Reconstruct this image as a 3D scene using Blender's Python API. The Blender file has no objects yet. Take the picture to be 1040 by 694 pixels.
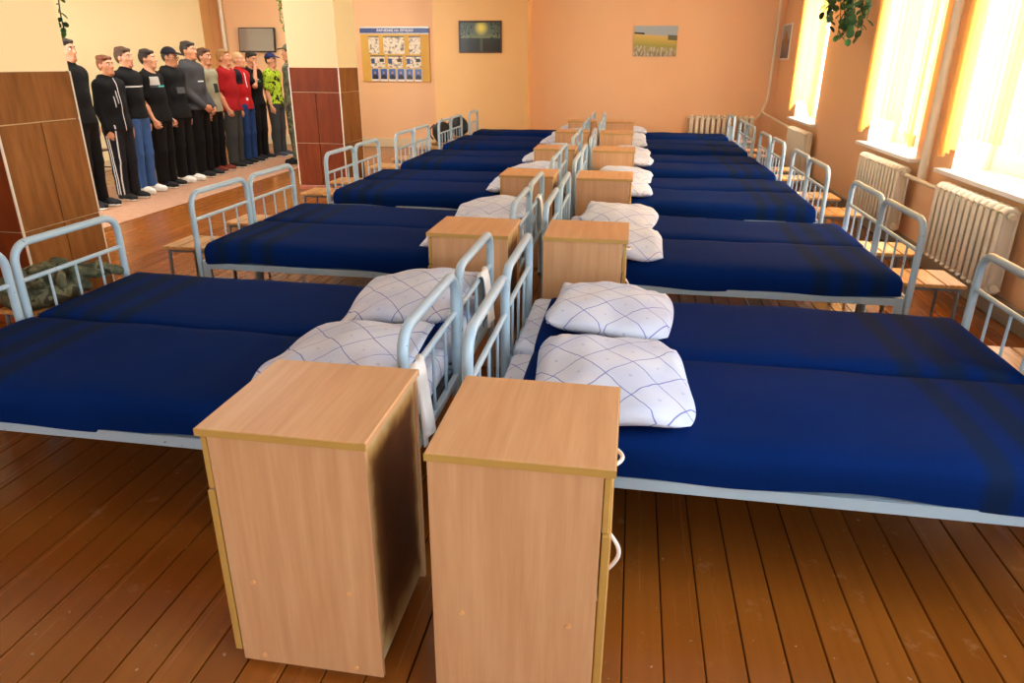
import bpy, bmesh, math, random
import numpy as np
from mathutils import Vector, Matrix
random.seed(7)
SC = bpy.context.scene
COL = SC.collection
PI = math.pi

# ------------------------------------------------------------------ camera
F_PX, PITCH, YAW, ROLL, CAM_H = 710.3, 0.3787, 0.1608, 0.00683, 1.595
cy_, sy_ = math.cos(YAW), math.sin(YAW)
fwd = Vector((-sy_ * math.cos(PITCH), cy_ * math.cos(PITCH), -math.sin(PITCH)))
rgt0 = Vector((cy_, sy_, 0)); up0 = rgt0.cross(fwd)
rgt = rgt0 * math.cos(ROLL) + up0 * math.sin(ROLL)
upv = up0 * math.cos(ROLL) - rgt0 * math.sin(ROLL)
cam_d = bpy.data.cameras.new('camera'); cam_d.sensor_width = 36; cam_d.sensor_fit = 'HORIZONTAL'
cam_d.lens = 36 * F_PX / 1040; cam_d.clip_start = 0.05
cam = bpy.data.objects.new('camera', cam_d); COL.objects.link(cam)
m = Matrix((rgt, upv, -fwd)).transposed().to_4x4(); m.translation = (0, 0, CAM_H)
cam.matrix_world = m
SC.camera = cam

# ------------------------------------------------------------------ world, window light, exposure
SC.view_settings.view_transform = 'Standard'; SC.view_settings.look = 'None'
SC.view_settings.gamma = 1.0; SC.view_settings.use_curve_mapping = False
SC.view_settings.exposure = -0.08
SC.cycles.use_denoising = True
SC.cycles.max_bounces = 8; SC.cycles.diffuse_bounces = 5; SC.cycles.transparent_max_bounces = 12
SC.cycles.sample_clamp_indirect = 6.0
world = bpy.data.worlds.new('world'); SC.world = world; world.use_nodes = True
bgn = world.node_tree.nodes['Background']
bgn.inputs[0].default_value = (0.86, 0.93, 1.0, 1); bgn.inputs[1].default_value = 1.6

X_R, X_L, Y_B, Y_F, CEIL = 2.54, -8.05, 14.1, -4.0, 3.4
# openings along the right wall (y range), and along the wall behind the camera (x range)
WIN_R = [(10.85, 12.25), (6.97, 8.42), (4.72, 6.2), (0.75, 2.2), (-1.4, 0.05)]  # last two are unseen, added to brighten the room
WIN_F_ADDED = [(-2.2, -0.7), (0.4, 1.9)]  # unseen windows added to light the near cabinet fronts
Y_BAY, X_NL = 3.72, -4.31                      # left bay starts at the near column; unseen wall added to light it
WIN_BAY_ADDED = [(-7.9, -5.9)]  # unseen window added as extra light for the men's side
WZ0, WZ1 = 0.83, 2.75

def area(name, loc, rot, sx, sy, power, color):
    l = bpy.data.lights.new(name, 'AREA'); l.shape = 'RECTANGLE'; l.size = sx; l.size_y = sy
    l.energy = power; l.color = color
    o = bpy.data.objects.new(name, l); COL.objects.link(o); o.location = loc; o.rotation_euler = rot
    return o
P_R, P_F, P_BAY = (440, 440, 420, 210, 160), 115, 420
P_FILL_LAMP = 58
for i, (a, b) in enumerate(WIN_R):
    area('daylight', (X_R + 0.52, (a + b) / 2, (WZ0 + WZ1) / 2), (0, PI / 2, 0), WZ1 - WZ0, b - a + .1, P_R[i], (.82, .92, 1.0))
for i, (a, b) in enumerate(WIN_F_ADDED):
    area('daylight', ((a + b) / 2, Y_F - 0.52, (WZ0 + WZ1) / 2), (PI / 2, 0, 0), b - a + .1, WZ1 - WZ0, P_F, (.82, .92, 1.0))  # light for the added windows behind the camera
for i, (a, b) in enumerate(WIN_BAY_ADDED):
    area('daylight', ((a + b) / 2, Y_BAY - 0.52, (WZ0 + WZ1) / 2), (PI / 2, 0, 0), b - a + .1, WZ1 - WZ0, P_BAY, (.95, .97, 1.0))  # light for the added bay window

# ------------------------------------------------------------------ materials
def S(r, g, b):
    f = lambda v: (v / 255 / 12.92) if v / 255 <= .04045 else ((v / 255 + .055) / 1.055) ** 2.4
    return (f(r), f(g), f(b), 1.0)
class NT:
    def __init__(s, name):
        s.m = bpy.data.materials.new(name); s.m.use_nodes = True
        s.t = s.m.node_tree; s.n = s.t.nodes; s.b = s.n['Principled BSDF']
    def new(s, typ, **kw):
        n = s.n.new(typ)
        for k, v in kw.items(): setattr(n, k, v)
        return n
    def ln(s, a, b): s.t.links.new(a, b)
    def math(s, op, a, b=None):
        n = s.new('ShaderNodeMath', operation=op)
        for i, v in enumerate((a, b)):
            if v is None: continue
            if isinstance(v, (int, float)): n.inputs[i].default_value = v
            else: s.ln(v, n.inputs[i])
        return n.outputs[0]
    def mix(s, fac, a, b):
        n = s.new('ShaderNodeMix', data_type='RGBA')
        for i, v in ((0, fac), (6, a), (7, b)):
            if isinstance(v, (int, float, tuple)): n.inputs[i].default_value = v
            else: s.ln(v, n.inputs[i])
        return n.outputs[2]
    def coord(s, kind='Object'): return s.new('ShaderNodeTexCoord').outputs[kind]
    def mapping(s, vec, scale=(1, 1, 1), rot=(0, 0, 0), loc=(0, 0, 0)):
        n = s.new('ShaderNodeMapping'); s.ln(vec, n.inputs[0])
        n.inputs['Scale'].default_value = scale; n.inputs['Rotation'].default_value = rot; n.inputs['Location'].default_value = loc
        return n.outputs[0]
    def noise(s, vec, scale, detail=3, rough=.5):
        n = s.new('ShaderNodeTexNoise'); s.ln(vec, n.inputs['Vector'])
        n.inputs['Scale'].default_value = scale; n.inputs['Detail'].default_value = detail; n.inputs['Roughness'].default_value = rough
        return n.outputs['Fac']
    def ramp(s, fac, pts, const=False):
        n = s.new('ShaderNodeValToRGB'); s.ln(fac, n.inputs[0]); e = n.color_ramp.elements
        if const: n.color_ramp.interpolation = 'CONSTANT'
        while len(e) < len(pts): e.new(.5)
        for i, (p, c) in enumerate(pts):
            e[i].position = p; e[i].color = c if isinstance(c, tuple) else (c, c, c, 1)
        return n.outputs[0]
    def bump(s, h, strength=.2, dist=.01):
        n = s.new('ShaderNodeBump'); s.ln(h, n.inputs['Height'])
        n.inputs['Strength'].default_value = strength; n.inputs['Distance'].default_value = dist
        s.ln(n.outputs[0], s.b.inputs['Normal'])
    def base(s, c):
        if isinstance(c, tuple): s.b.inputs['Base Color'].default_value = c
        else: s.ln(c, s.b.inputs['Base Color'])
    def rough(s, v):
        if isinstance(v, (int, float)): s.b.inputs['Roughness'].default_value = v
        else: s.ln(v, s.b.inputs['Roughness'])
def mul(c, k): return (c[0] * k, c[1] * k, c[2] * k, 1)
def plain(name, col, rough=.5, var=.12, scale=8, bump=0, bscale=80, metal=0, coat=0):
    t = NT(name); v = t.coord()
    t.base(t.mix(t.noise(v, scale), mul(col, 1 - var), mul(col, 1 + var))); t.rough(rough)
    t.b.inputs['Metallic'].default_value = metal
    t.b.inputs['Coat Weight'].default_value = coat
    if bump: t.bump(t.noise(v, bscale, 4), bump, .004)
    return t.m
M = {}
def wallpaint(name, col, rough=.55):
    t = NT(name); v = t.coord()
    a = t.noise(v, .6, 4); b = t.noise(v, 5, 4)
    c = t.mix(a, mul(col, .93), mul(col, 1.05)); c = t.mix(t.math('MULTIPLY', b, .12), c, mul(col, .8))
    t.base(c); t.rough(rough); t.b.inputs['Specular IOR Level'].default_value = .35
    t.bump(t.noise(v, 60, 3), .06, .004); return t.m
M['peach'] = wallpaint('peach_wall_paint', S(240, 193, 146))
M['yellow'] = wallpaint('daylit_yellow_wall_paint', S(248, 234, 186))  # daylight on column sides and left wall put into a yellower colour
M['orange'] = wallpaint('orange_wall_and_shade_paint', S(236, 190, 128))
M['white_ceiling'] = wallpaint('ceiling_whitewash', S(238, 232, 220))
M['beige_trim'] = plain('beige_baseboard_paint', S(214, 196, 160), .45)
M['grey_trim'] = plain('grey_baseboard_paint', S(150, 138, 118), .5)
M['cream_paint'] = plain('cream_enamel', S(228, 222, 200), .3, .06, 6, .03)
M['white_sill'] = plain('white_sill_paint', S(240, 238, 232), .35, .05)
M['pvc'] = plain('white_window_plastic', S(242, 242, 240), .3, .02)
M['dark_grey_plastic'] = plain('dark_grey_plastic', S(70, 70, 72), .4)
M['gap'] = plain('dark_floor_gap', S(38, 20, 10), .9)

def floor_mat():
    t = NT('orange_brown_floor_paint'); v = t.coord()
    oi = t.new('ShaderNodeObjectInfo').outputs['Random']
    sh = t.new('ShaderNodeVectorMath', operation='ADD'); t.ln(t.mapping(v, (9, .8, 1)), sh.inputs[0])
    cmb = t.new('ShaderNodeCombineXYZ'); t.ln(t.math('MULTIPLY', oi, 40.), cmb.inputs[0]); t.ln(t.math('MULTIPLY', oi, 17.), cmb.inputs[1]); t.ln(cmb.outputs[0], sh.inputs[1])
    g = t.noise(sh.outputs[0], 3, 5, .6)
    c1 = t.mix(oi, S(142, 80, 24), S(166, 100, 36)); c = t.mix(g, mul(S(142, 80, 24), .8), c1)
    geo = t.new('ShaderNodeNewGeometry').outputs['Position']
    wear = t.ramp(t.noise(geo, 7, 6, .7), [(.60, 0.), (.72, 1.)])
    c = t.mix(t.math('MULTIPLY', wear, .35), c, S(196, 150, 104))
    spk = t.ramp(t.noise(geo, 42, 2, .5), [(.74, 0.), (.77, 1.)])
    c = t.mix(t.math('MULTIPLY', spk, .5), c, S(214, 196, 170))
    t.base(c); t.rough(t.math('ADD', t.math('MULTIPLY', g, .16), .17))
    t.b.inputs['Coat Weight'].default_value = .25; t.b.inputs['Coat Roughness'].default_value = .2
    t.bump(g, .12, .004); return t.m
M['floor'] = floor_mat()

def beech_mat(top=False):
    t = NT('beech_laminate'); v = t.coord()
    if top: v = t.mapping(v, rot=(PI / 2, 0, 0))
    oi = t.new('ShaderNodeObjectInfo').outputs['Random']
    sh = t.new('ShaderNodeVectorMath', operation='ADD'); t.ln(t.mapping(v, (14, 14, .9)), sh.inputs[0])
    cmb = t.new('ShaderNodeCombineXYZ')
    for i in range(3): t.ln(t.math('MULTIPLY', oi, 31. + i * 7), cmb.inputs[i])
    t.ln(cmb.outputs[0], sh.inputs[1])
    g = t.noise(sh.outputs[0], 2.2, 5, .6); f = t.noise(t.mapping(v, (220, 220, 6)), 1.0, 2)
    c = t.ramp(g, [(.3, S(200, 150, 104)), (.5, S(210, 162, 116)), (.7, S(218, 174, 128))])
    c = t.mix(t.math('MULTIPLY', f, .3), c, S(186, 132, 84))
    t.base(c); t.rough(.38); t.bump(f, .03, .002); return t.m
M['beech'] = beech_mat(); M['beech_top'] = beech_mat(True)
M['edge_band'] = plain('olive_edge_band', S(188, 148, 74), .4, .08, 20)
M['hinge_white'] = plain('white_handle_plastic', S(232, 228, 220), .25, .03)
M['screw_cap'] = plain('tan_screw_cap', S(226, 170, 110), .4)
def hardboard():
    t = NT('brown_hardboard_smeared_with_glue'); v = t.coord('Generated')
    sp = t.new('ShaderNodeSeparateXYZ'); t.ln(v, sp.inputs[0])
    def edge(o): return t.math('MINIMUM', o, t.math('SUBTRACT', 1., o))
    e = t.math('MINIMUM', edge(sp.outputs[1]), edge(sp.outputs[2]))
    e = t.math('ADD', e, t.math('MULTIPLY', t.math('SUBTRACT', t.noise(t.coord(), 14, 4), .5), .12))
    c = t.ramp(e, [(.0, S(212, 196, 150)), (.05, S(196, 160, 96)), (.12, S(120, 76, 34)), (.25, S(96, 58, 26))])
    t.base(c); t.rough(.6); t.bump(t.noise(t.coord(), 30, 3), .2, .006); return t.m
M['hardboard'] = hardboard()

def bedpaint(name, col):
    t = NT(name); v = t.coord()
    n = t.noise(v, 38, 4, .6)
    chip = t.ramp(n, [(.70, 0.), (.72, 1.)])
    c = t.mix(t.noise(v, 5, 3), mul(col, .92), mul(col, 1.06))
    c = t.mix(chip, c, S(66, 62, 60)); t.base(c); t.rough(.32); return t.m
M['bed_pale'] = bedpaint('pale_blue_grey_bed_enamel', S(168, 195, 212))
M['mesh_base'] = plain('steel_mesh', S(90, 92, 96), .5, .2, 60, metal=.6)

def blanket_mat():
    t = NT('navy_wool_with_olive_stripes'); v = t.coord()
    sp = t.new('ShaderNodeSeparateXYZ'); t.ln(v, sp.inputs[0]); x = sp.outputs[0]
    fuzz = t.noise(v, 120, 3, .7); big = t.noise(v, 3, 3)
    base = t.mix(big, S(3, 30, 84), S(4, 37, 100))
    mask = None
    for (a, b) in ((1.53, 1.61), (1.68, 1.77), (1.84, 1.92)):
        w = t.ramp(t.math('ABSOLUTE', t.math('SUBTRACT', x, (a + b) / 2)), [((b - a) * .3, 1.), ((b - a) * .7, 0.)])
        mask = w if mask is None else t.math('ADD', mask, w)
    c = t.mix(t.math('MULTIPLY', mask, .62), base, S(24, 34, 32))
    c = t.mix(t.math('MULTIPLY', fuzz, .25), c, S(5, 38, 96))
    t.base(c); t.rough(.95); t.b.inputs['Specular IOR Level'].default_value = .06
    t.b.inputs['Sheen Weight'].default_value = .0; t.b.inputs['Sheen Roughness'].default_value = .5
    t.b.inputs['Sheen Tint'].default_value = S(70, 110, 190)
    t.bump(fuzz, .35, .004); return t.m
M['blanket'] = blanket_mat()
def linen_mat():
    t = NT('white_cotton_with_blue_diamond_lines'); v = t.coord()
    nz = t.new('ShaderNodeTexNoise'); t.ln(v, nz.inputs['Vector']); nz.inputs['Scale'].default_value = 5; nz.inputs['Detail'].default_value = 2
    ad = t.new('ShaderNodeVectorMath', operation='MULTIPLY_ADD'); t.ln(nz.outputs['Color'], ad.inputs[0]); ad.inputs[1].default_value = (.05, .05, .0); t.ln(v, ad.inputs[2])
    sp = t.new('ShaderNodeSeparateXYZ'); t.ln(ad.outputs[0], sp.inputs[0])
    y = sp.outputs[1]; x = sp.outputs[0]
    def lines(u, w):
        fr = t.math('FRACT', u); d = t.math('ABSOLUTE', t.math('SUBTRACT', fr, .5))
        return t.math('LESS_THAN', d, w)
    a = t.math('ADD', t.math('MULTIPLY', x, 5.6), t.math('MULTIPLY', y, 4.6)); b = t.math('SUBTRACT', t.math('MULTIPLY', x, 5.6), t.math('MULTIPLY', y, 4.6))
    ln = t.math('MAXIMUM', lines(a, .016), lines(b, .016))
    fa = t.math('ABSOLUTE', t.math('SUBTRACT', t.math('FRACT', t.math('ADD', a, .5)), .5)); fb = t.math('ABSOLUTE', t.math('SUBTRACT', t.math('FRACT', t.math('ADD', b, .5)), .5))
    dot = t.math('LESS_THAN', t.math('ADD', fa, fb), .06)
    patch = t.ramp(t.noise(v, 4.5, 2), [(.45, 0.), (.62, 1.)])
    c = t.mix(t.math('MULTIPLY', patch, .5), S(214, 224, 243), S(188, 203, 238))
    c = t.mix(t.math('MULTIPLY', ln, .8), c, S(84, 104, 190))
    c = t.mix(t.math('MULTIPLY', dot, .35), c, S(128, 136, 196))
    t.base(c); t.rough(.85); t.b.inputs['Specular IOR Level'].default_value = .2
    t.bump(t.noise(v, 22, 4), .25, .01); return t.m
M['linen'] = linen_mat()
M['towel'] = plain('white_terry', S(232, 232, 230), .95, .06, 30, .4, 160)
M['pine'] = None
def pine():
    t = NT('varnished_pine'); v = t.coord()
    g = t.noise(t.mapping(v, (26, 2.2, 26)), 2, 5, .6)
    t.base(t.ramp(g, [(.3, S(176, 120, 62)), (.55, S(206, 158, 96)), (.75, S(222, 182, 124))])); t.rough(.28); t.bump(g, .06, .003); return t.m
M['pine'] = pine()
M['steel_leg'] = plain('grey_steel_leg', S(120, 124, 128), .4, .1, 20, metal=.3)
def tile_mat(name, c0, c1, c2):
    t = NT(name); v = t.coord()
    oi = t.new('ShaderNodeObjectInfo').outputs['Random']
    sh = t.new('ShaderNodeVectorMath', operation='ADD'); t.ln(t.mapping(v, (8, 8, 1.2)), sh.inputs[0])
    cmb = t.new('ShaderNodeCombineXYZ')
    for i in range(3): t.ln(t.math('MULTIPLY', oi, 11. + i * 5), cmb.inputs[i])
    t.ln(cmb.outputs[0], sh.inputs[1])
    g = t.noise(sh.outputs[0], 1.6, 6, .65); f = t.noise(t.mapping(v, (90, 90, 5)), 1, 3)
    c = t.ramp(g, [(.3, c0), (.5, c1), (.72, c2)]); c = t.mix(t.math('MULTIPLY', f, .3), c, mul(c0, .6))
    t.base(c); t.rough(.5); t.b.inputs['Specular IOR Level'].default_value = .12; return t.m
M['tile_lit'] = tile_mat('lit_brown_wood_look_panel', S(120, 74, 34), S(142, 92, 46), S(160, 108, 58))  # side faces of the columns: window light put into the panel colour
M['tile_shaded'] = tile_mat('shaded_red_brown_wood_look_panel', S(96, 38, 8), S(114, 46, 10), S(128, 56, 14))  # front and back faces: shade put into the panel colour
M['grout'] = plain('pale_joint_strip', S(206, 170, 130), .6)
M['strip_white'] = plain('white_corner_strip', S(226, 216, 196), .4)
M['plinth'] = plain('red_brown_plinth_paint', S(152, 72, 30), .35)

# ------------------------------------------------------------------ mesh helpers
class MB:
    def __init__(s): s.v = []; s.f = []
    def add(s, v, f):
        o = len(s.v); s.v += [tuple(p) for p in v]; s.f += [tuple(i + o for i in q) for q in f]; return s
    def box(s, x0, x1, y0, y1, z0, z1, b=0.0):
        if b <= 0:
            return s.add([(x0, y0, z0), (x1, y0, z0), (x1, y1, z0), (x0, y1, z0), (x0, y0, z1), (x1, y0, z1), (x1, y1, z1), (x0, y1, z1)],
                         [(0, 3, 2, 1), (4, 5, 6, 7), (0, 1, 5, 4), (1, 2, 6, 5), (2, 3, 7, 6), (3, 0, 4, 7)])
        bm = bmesh.new(); bmesh.ops.create_cube(bm, size=1)
        for v in bm.verts: v.co = Vector((x0 + (v.co.x + .5) * (x1 - x0), y0 + (v.co.y + .5) * (y1 - y0), z0 + (v.co.z + .5) * (z1 - z0)))
        bmesh.ops.bevel(bm, geom=list(bm.edges), offset=b, segments=2 if b > .008 else 1, affect='EDGES', profile=.5)
        bm.verts.index_update()
        s.add([v.co[:] for v in bm.verts], [[v.index for v in f.verts] for f in bm.faces]); bm.free(); return s
    def tube(s, path, r, n=8, cap=True):
        path = [Vector(p) for p in path]; rs = r if isinstance(r, (list, tuple)) else [r] * len(path)
        vs, fs = [], []; prev = None
        for i, p in enumerate(path):
            t = (path[min(i + 1, len(path) - 1)] - path[max(i - 1, 0)]).normalized()
            if prev is None:
                a = Vector((0, 0, 1)) if abs(t.z) < .9 else Vector((1, 0, 0)); u = t.cross(a).normalized()
            else: u = (prev - t * prev.dot(t)).normalized()
            prev = u; w = t.cross(u)
            for k in range(n):
                an = 2 * PI * k / n; vs.append(p + (u * math.cos(an) + w * math.sin(an)) * rs[i])
        for i in range(len(path) - 1):
            for k in range(n):
                fs.append((i * n + k, i * n + (k + 1) % n, (i + 1) * n + (k + 1) % n, (i + 1) * n + k))
        if cap: fs.append(tuple(range(n - 1, -1, -1))); fs.append(tuple((len(path) - 1) * n + k for k in range(n)))
        return s.add(vs, fs)
    def ball(s, c, r, n=8, m_=6):
        c = Vector(c); r = Vector(r) if not isinstance(r, (int, float)) else Vector((r, r, r)); vs = [c + Vector((0, 0, r.z))]; fs = []
        for i in range(1, m_):
            th = PI * i / m_
            for k in range(n):
                ph = 2 * PI * k / n; vs.append(c + Vector((r.x * math.sin(th) * math.cos(ph), r.y * math.sin(th) * math.sin(ph), r.z * math.cos(th))))
        vs.append(c - Vector((0, 0, r.z)))
        for k in range(n): fs.append((0, 1 + k, 1 + (k + 1) % n))
        for i in range(m_ - 2):
            for k in range(n): fs.append((1 + i * n + k, 1 + (i + 1) * n + k, 1 + (i + 1) * n + (k + 1) % n, 1 + i * n + (k + 1) % n))
        for k in range(n): fs.append((1 + (m_ - 2) * n + k, len(vs) - 1, 1 + (m_ - 2) * n + (k + 1) % n))
        return s.add(vs, fs)
    def mesh(s, name, mat=None, smooth=None):
        me = bpy.data.meshes.new(name); me.from_pydata(s.v, [], s.f); me.update()
        if mat is not None: me.materials.append(mat)
        if smooth:
            me.polygons.foreach_set('use_smooth', [True] * len(me.polygons))
            if smooth < 3: me.set_sharp_from_angle(angle=smooth)
        return me
    def build(s, name, mat, parent=None, smooth=None, loc=None):
        return link(name, s.mesh(name, mat, smooth), parent, loc)
def link(name, me, parent=None, loc=None, rot=None):
    o = bpy.data.objects.new(name, me); COL.objects.link(o)
    if parent is not None: o.parent = parent
    if loc is not None: o.location = loc
    if rot is not None: o.rotation_euler = rot
    return o
def tag(o, label, cat, group=None, kind=None):
    o['label'] = label; o['category'] = cat
    if group: o['group'] = group
    if kind: o['kind'] = kind
    return o
def struct(o, label=None, cat=None):
    o['kind'] = 'structure'
    if label: o['label'] = label
    if cat: o['category'] = cat
    return o
def empty(name, loc=(0, 0, 0), rz=0):
    o = bpy.data.objects.new(name, None); COL.objects.link(o); o.location = loc; o.rotation_euler = (0, 0, rz); o.empty_display_size = .1; return o
def copy_tree(o, parent=None):
    c = o.copy(); COL.objects.link(c); c.parent = parent
    for ch in list(o.children): copy_tree(ch, c)
    return c
BOX = MB().box
def B(*a): return MB().box(*a)
ORD = ['nearest', 'second', 'third', 'fourth', 'fifth', 'sixth', 'seventh', 'eighth', 'ninth', 'tenth', 'eleventh']

# ------------------------------------------------------------------ floor of separate boards
fl = struct(B(-8.6, 3.1, Y_F - .1, Y_B + .2, -.10, -.022).build('floor', M['gap']), 'orange-brown painted plank floor of the dormitory', 'floor')
PW = .1175
nb = int((X_R + .02 + 8.42) / PW)
unit = B(-PW / 2 + .0012, PW / 2 - .0012, -.5, .5, -.022, 0, .0025).mesh('plank', M['floor'])
rr = random.Random(3)
for i in range(nb):
    xc = X_R - PW / 2 - i * PW
    y_s = Y_F if xc > X_NL - .06 else Y_BAY
    cuts = [y_s, Y_F + 9 + rr.uniform(-1., 1.)  if y_s > 0 else Y_F + 3.5 + rr.uniform(-1.5, 1.), Y_F + 12.3 + rr.uniform(-1.5, 1.5), Y_B]
    for a, b in zip(cuts, cuts[1:]):
        o = link('plank', unit, fl, (xc, (a + b) / 2, rr.uniform(-.0015, 0)), (0, rr.uniform(-.006, .006), 0)); o.scale = (rr.uniform(.972, 1.0), b - a - .003, 1)

# ------------------------------------------------------------------ walls
def wall_with_openings(name, mat, axis, plane, t, lo, hi, openings, z0, z1):
    mb = MB()
    def bx(a, b, za, zb):
        if axis == 'x': mb.box(plane, plane + t, a, b, za, zb) if t > 0 else mb.box(plane + t, plane, a, b, za, zb)
        else: mb.box(a, b, plane, plane + t, za, zb) if t > 0 else mb.box(a, b, plane + t, plane, za, zb)
    cur = lo
    for a, b in sorted(openings):
        bx(cur, a, 0, CEIL); bx(a, b, 0, z0); bx(a, b, z1, CEIL); cur = b
    bx(cur, hi, 0, CEIL)
    return struct(mb.build(name, mat))
wall_with_openings('wall_right', M['peach'], 'x', X_R, .5, Y_F - .5, Y_B + .4, WIN_R, WZ0 - .03, WZ1)['label'] = 'peach wall on the window side with deep window openings'
wall_with_openings('wall_front', M['peach'], 'y', Y_F, -.5, X_NL, X_R, WIN_F_ADDED, WZ0 - .03, WZ1)['label'] = 'peach wall behind the camera'
wall_with_openings('wall_bay', M['yellow'], 'y', Y_BAY, -.5, -8.6, X_NL, WIN_BAY_ADDED, WZ0 - .03, WZ1)['label'] = 'unseen window wall added to light the left bay, beside the near column'
struct(B(X_NL - .5, X_NL, Y_F - .5, Y_BAY - .5, 0, CEIL).build('wall_near_left', M['peach']), 'peach wall left of the camera')
wb = MB().box(-8.6, X_R, Y_B, Y_B + .4, 0, CEIL)
wall_back = struct(wb.build('wall_back', M['peach']), 'peach wall at the far end of the room')
PIER_Y = 13.62
struct(MB().box(-3.72, -1.96, PIER_Y, Y_B - .001, 0, CEIL, .004).build('wall_pier', M['orange']), 'shallow orange-yellow pier projecting from the far wall')
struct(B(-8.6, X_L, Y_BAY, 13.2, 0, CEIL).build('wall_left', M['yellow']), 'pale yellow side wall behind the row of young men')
struct(B(-8.6, -8.4, 13.2, Y_B, 0, CEIL).build('wall_recess', M['orange']), 'recess with shade toned orange between the yellow wall and the far corner')  # shaded end of the side wall, shade put into the orange colour
struct(B(-8.6, X_R + .5, Y_F - .5, Y_B + .4, CEIL, CEIL + .2).build('ceiling', M['white_ceiling']), 'white ceiling')
struct(B(-8.4, -3.72, Y_B - .03, Y_B - .001, 0, .17, .006).build('baseboard_back', M['beige_trim']), 'beige baseboard under the notice board wall')
struct(B(-1.96, X_R, Y_B - .03, Y_B - .001, 0, .17, .006).build('baseboard_back', M['beige_trim']), 'beige baseboard under the far radiator')
struct(B(-3.72, -1.96, PIER_Y - .03, PIER_Y - .001, 0, .17, .006).build('baseboard_pier', M['beige_trim']), 'beige baseboard along the projecting pier')
struct(B(X_R - .03, X_R - .001, Y_F, Y_B - .03, 0, .15, .006).build('baseboard_right', M['grey_trim']), 'worn grey baseboard along the window wall')
struct(B(X_L + .001, X_L + .03, Y_BAY, 13.2, 0, .15, .006).build('baseboard_left', M['beige_trim']), 'beige baseboard along the yellow wall')

# ------------------------------------------------------------------ windows
def glass_mat():
    t = NT('window_glass'); n = t.n; out = [x for x in n if x.type == 'OUTPUT_MATERIAL'][0]
    tr = t.new('ShaderNodeBsdfTransparent'); gl = t.new('ShaderNodeBsdfGlossy'); gl.inputs['Roughness'].default_value = .03
    fr = t.new('ShaderNodeFresnel'); fr.inputs[0].default_value = 1.45
    mx = t.new('ShaderNodeMixShader'); t.ln(t.math('MULTIPLY', fr.outputs[0], .6), mx.inputs[0]); t.ln(tr.outputs[0], mx.inputs[1]); t.ln(gl.outputs[0], mx.inputs[2])
    t.ln(mx.outputs[0], out.inputs[0]); return t.m
M['glass'] = glass_mat()
def window(idx, L, label):
    """window built facing -x (room side) with its opening along y, base at origin"""
    e = empty('window_%d' % idx); H_ = WZ1 - WZ0; fw = .07
    fr = MB().box(.28, .35, 0, fw, 0, H_).box(.28, .35, L - fw, L, 0, H_).box(.28, .35, fw, L - fw, 0, fw).box(.28, .35, fw, L - fw, H_ - fw, H_)
    fr.build('window_frame', M['pvc'], e)
    mu = B(.275, .352, L / 2 - .05, L / 2 + .05, fw, H_ - fw, .006).build('mullion', M['pvc'], e)
    for a, b in ((fw, L / 2 - .05), (L / 2 + .05, L - fw)):
        sa = MB().box(.265, .335, a, a + .055, fw, H_ - fw).box(.265, .335, b - .055, b, fw, H_ - fw).box(.265, .335, a + .055, b - .055, fw, fw + .055).box(.265, .335, a + .055, b - .055, H_ - fw - .055, H_ - fw)
        so = sa.build('sash', M['pvc'], e)
        B(.303, .311, a + .05, b - .05, fw + .05, H_ - fw - .05).build('pane', M['glass'], so)
    hs = MB().box(.255, .266, .085, .115, .36, .45, .003).tube([(.262, .10, .42), (.23, .10, .42), (.226, .10, .41), (.226, .10, .30)], .009, 6)
    hs.build('handle', M['dark_grey_plastic'], e, .6)
    MB().box(0.001, .28, 0, .008, 0, H_).box(.001, .28, L - .008, L, 0, H_).box(.001, .28, .008, L - .008, H_ - .008, H_).build('reveal', M['white_sill'], e)
    B(-.09, .28, -.12, L + .10, -.035, 0, .005).build('window_sill', M['white_sill'], e)
    return struct(e, label)
wl = ['window nearest the far corner, bright white between orange blind slats', 'middle window right of the hanging plant, bright white behind its blind', 'largest bright window at the right edge, beside the heating riser', 'unseen window added beside the camera', 'unseen window added just behind the camera']
for i, (a, b) in enumerate(WIN_R):
    w = window(i + 1, b - a, wl[i]); w.location = (X_R, a, WZ0)
for i, (a, b) in enumerate(WIN_F_ADDED):
    w = window(i + 6, b - a, ['left', 'right'][i] + ' unseen window added to the wall behind the camera'); w.rotation_euler = (0, 0, -PI / 2); w.location = (a, Y_F, WZ0)
for i, (a, b) in enumerate(WIN_BAY_ADDED):
    w = window(i + 8, b - a, 'wide unseen window added to light the left bay beside the yellow wall'); w.rotation_euler = (0, 0, -PI / 2); w.location = (a, Y_BAY, WZ0)

def blind_mat():
    t = NT('orange_blind_fabric'); out = [x for x in t.n if x.type == 'OUTPUT_MATERIAL'][0]; v = t.coord()
    wv = t.noise(t.mapping(v, (60, 60, 220)), 1, 2)
    col = t.mix(wv, S(250, 182, 88), S(252, 200, 114))
    tr = t.new('ShaderNodeBsdfTranslucent'); df = t.new('ShaderNodeBsdfDiffuse'); tp = t.new('ShaderNodeBsdfTransparent')
    tp.inputs[0].default_value = S(255, 248, 232); t.ln(col, tr.inputs[0]); t.ln(col, df.inputs[0])
    m1 = t.new('ShaderNodeMixShader'); m1.inputs[0].default_value = .3; t.ln(tr.outputs[0], m1.inputs[1]); t.ln(df.outputs[0], m1.inputs[2])
    m2 = t.new('ShaderNodeMixShader'); m2.inputs[0].default_value = .56; t.ln(m1.outputs[0], m2.inputs[1]); t.ln(tp.outputs[0], m2.inputs[2])
    t.ln(m2.outputs[0], out.inputs[0]); return t.m
M['blind'] = blind_mat()
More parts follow.
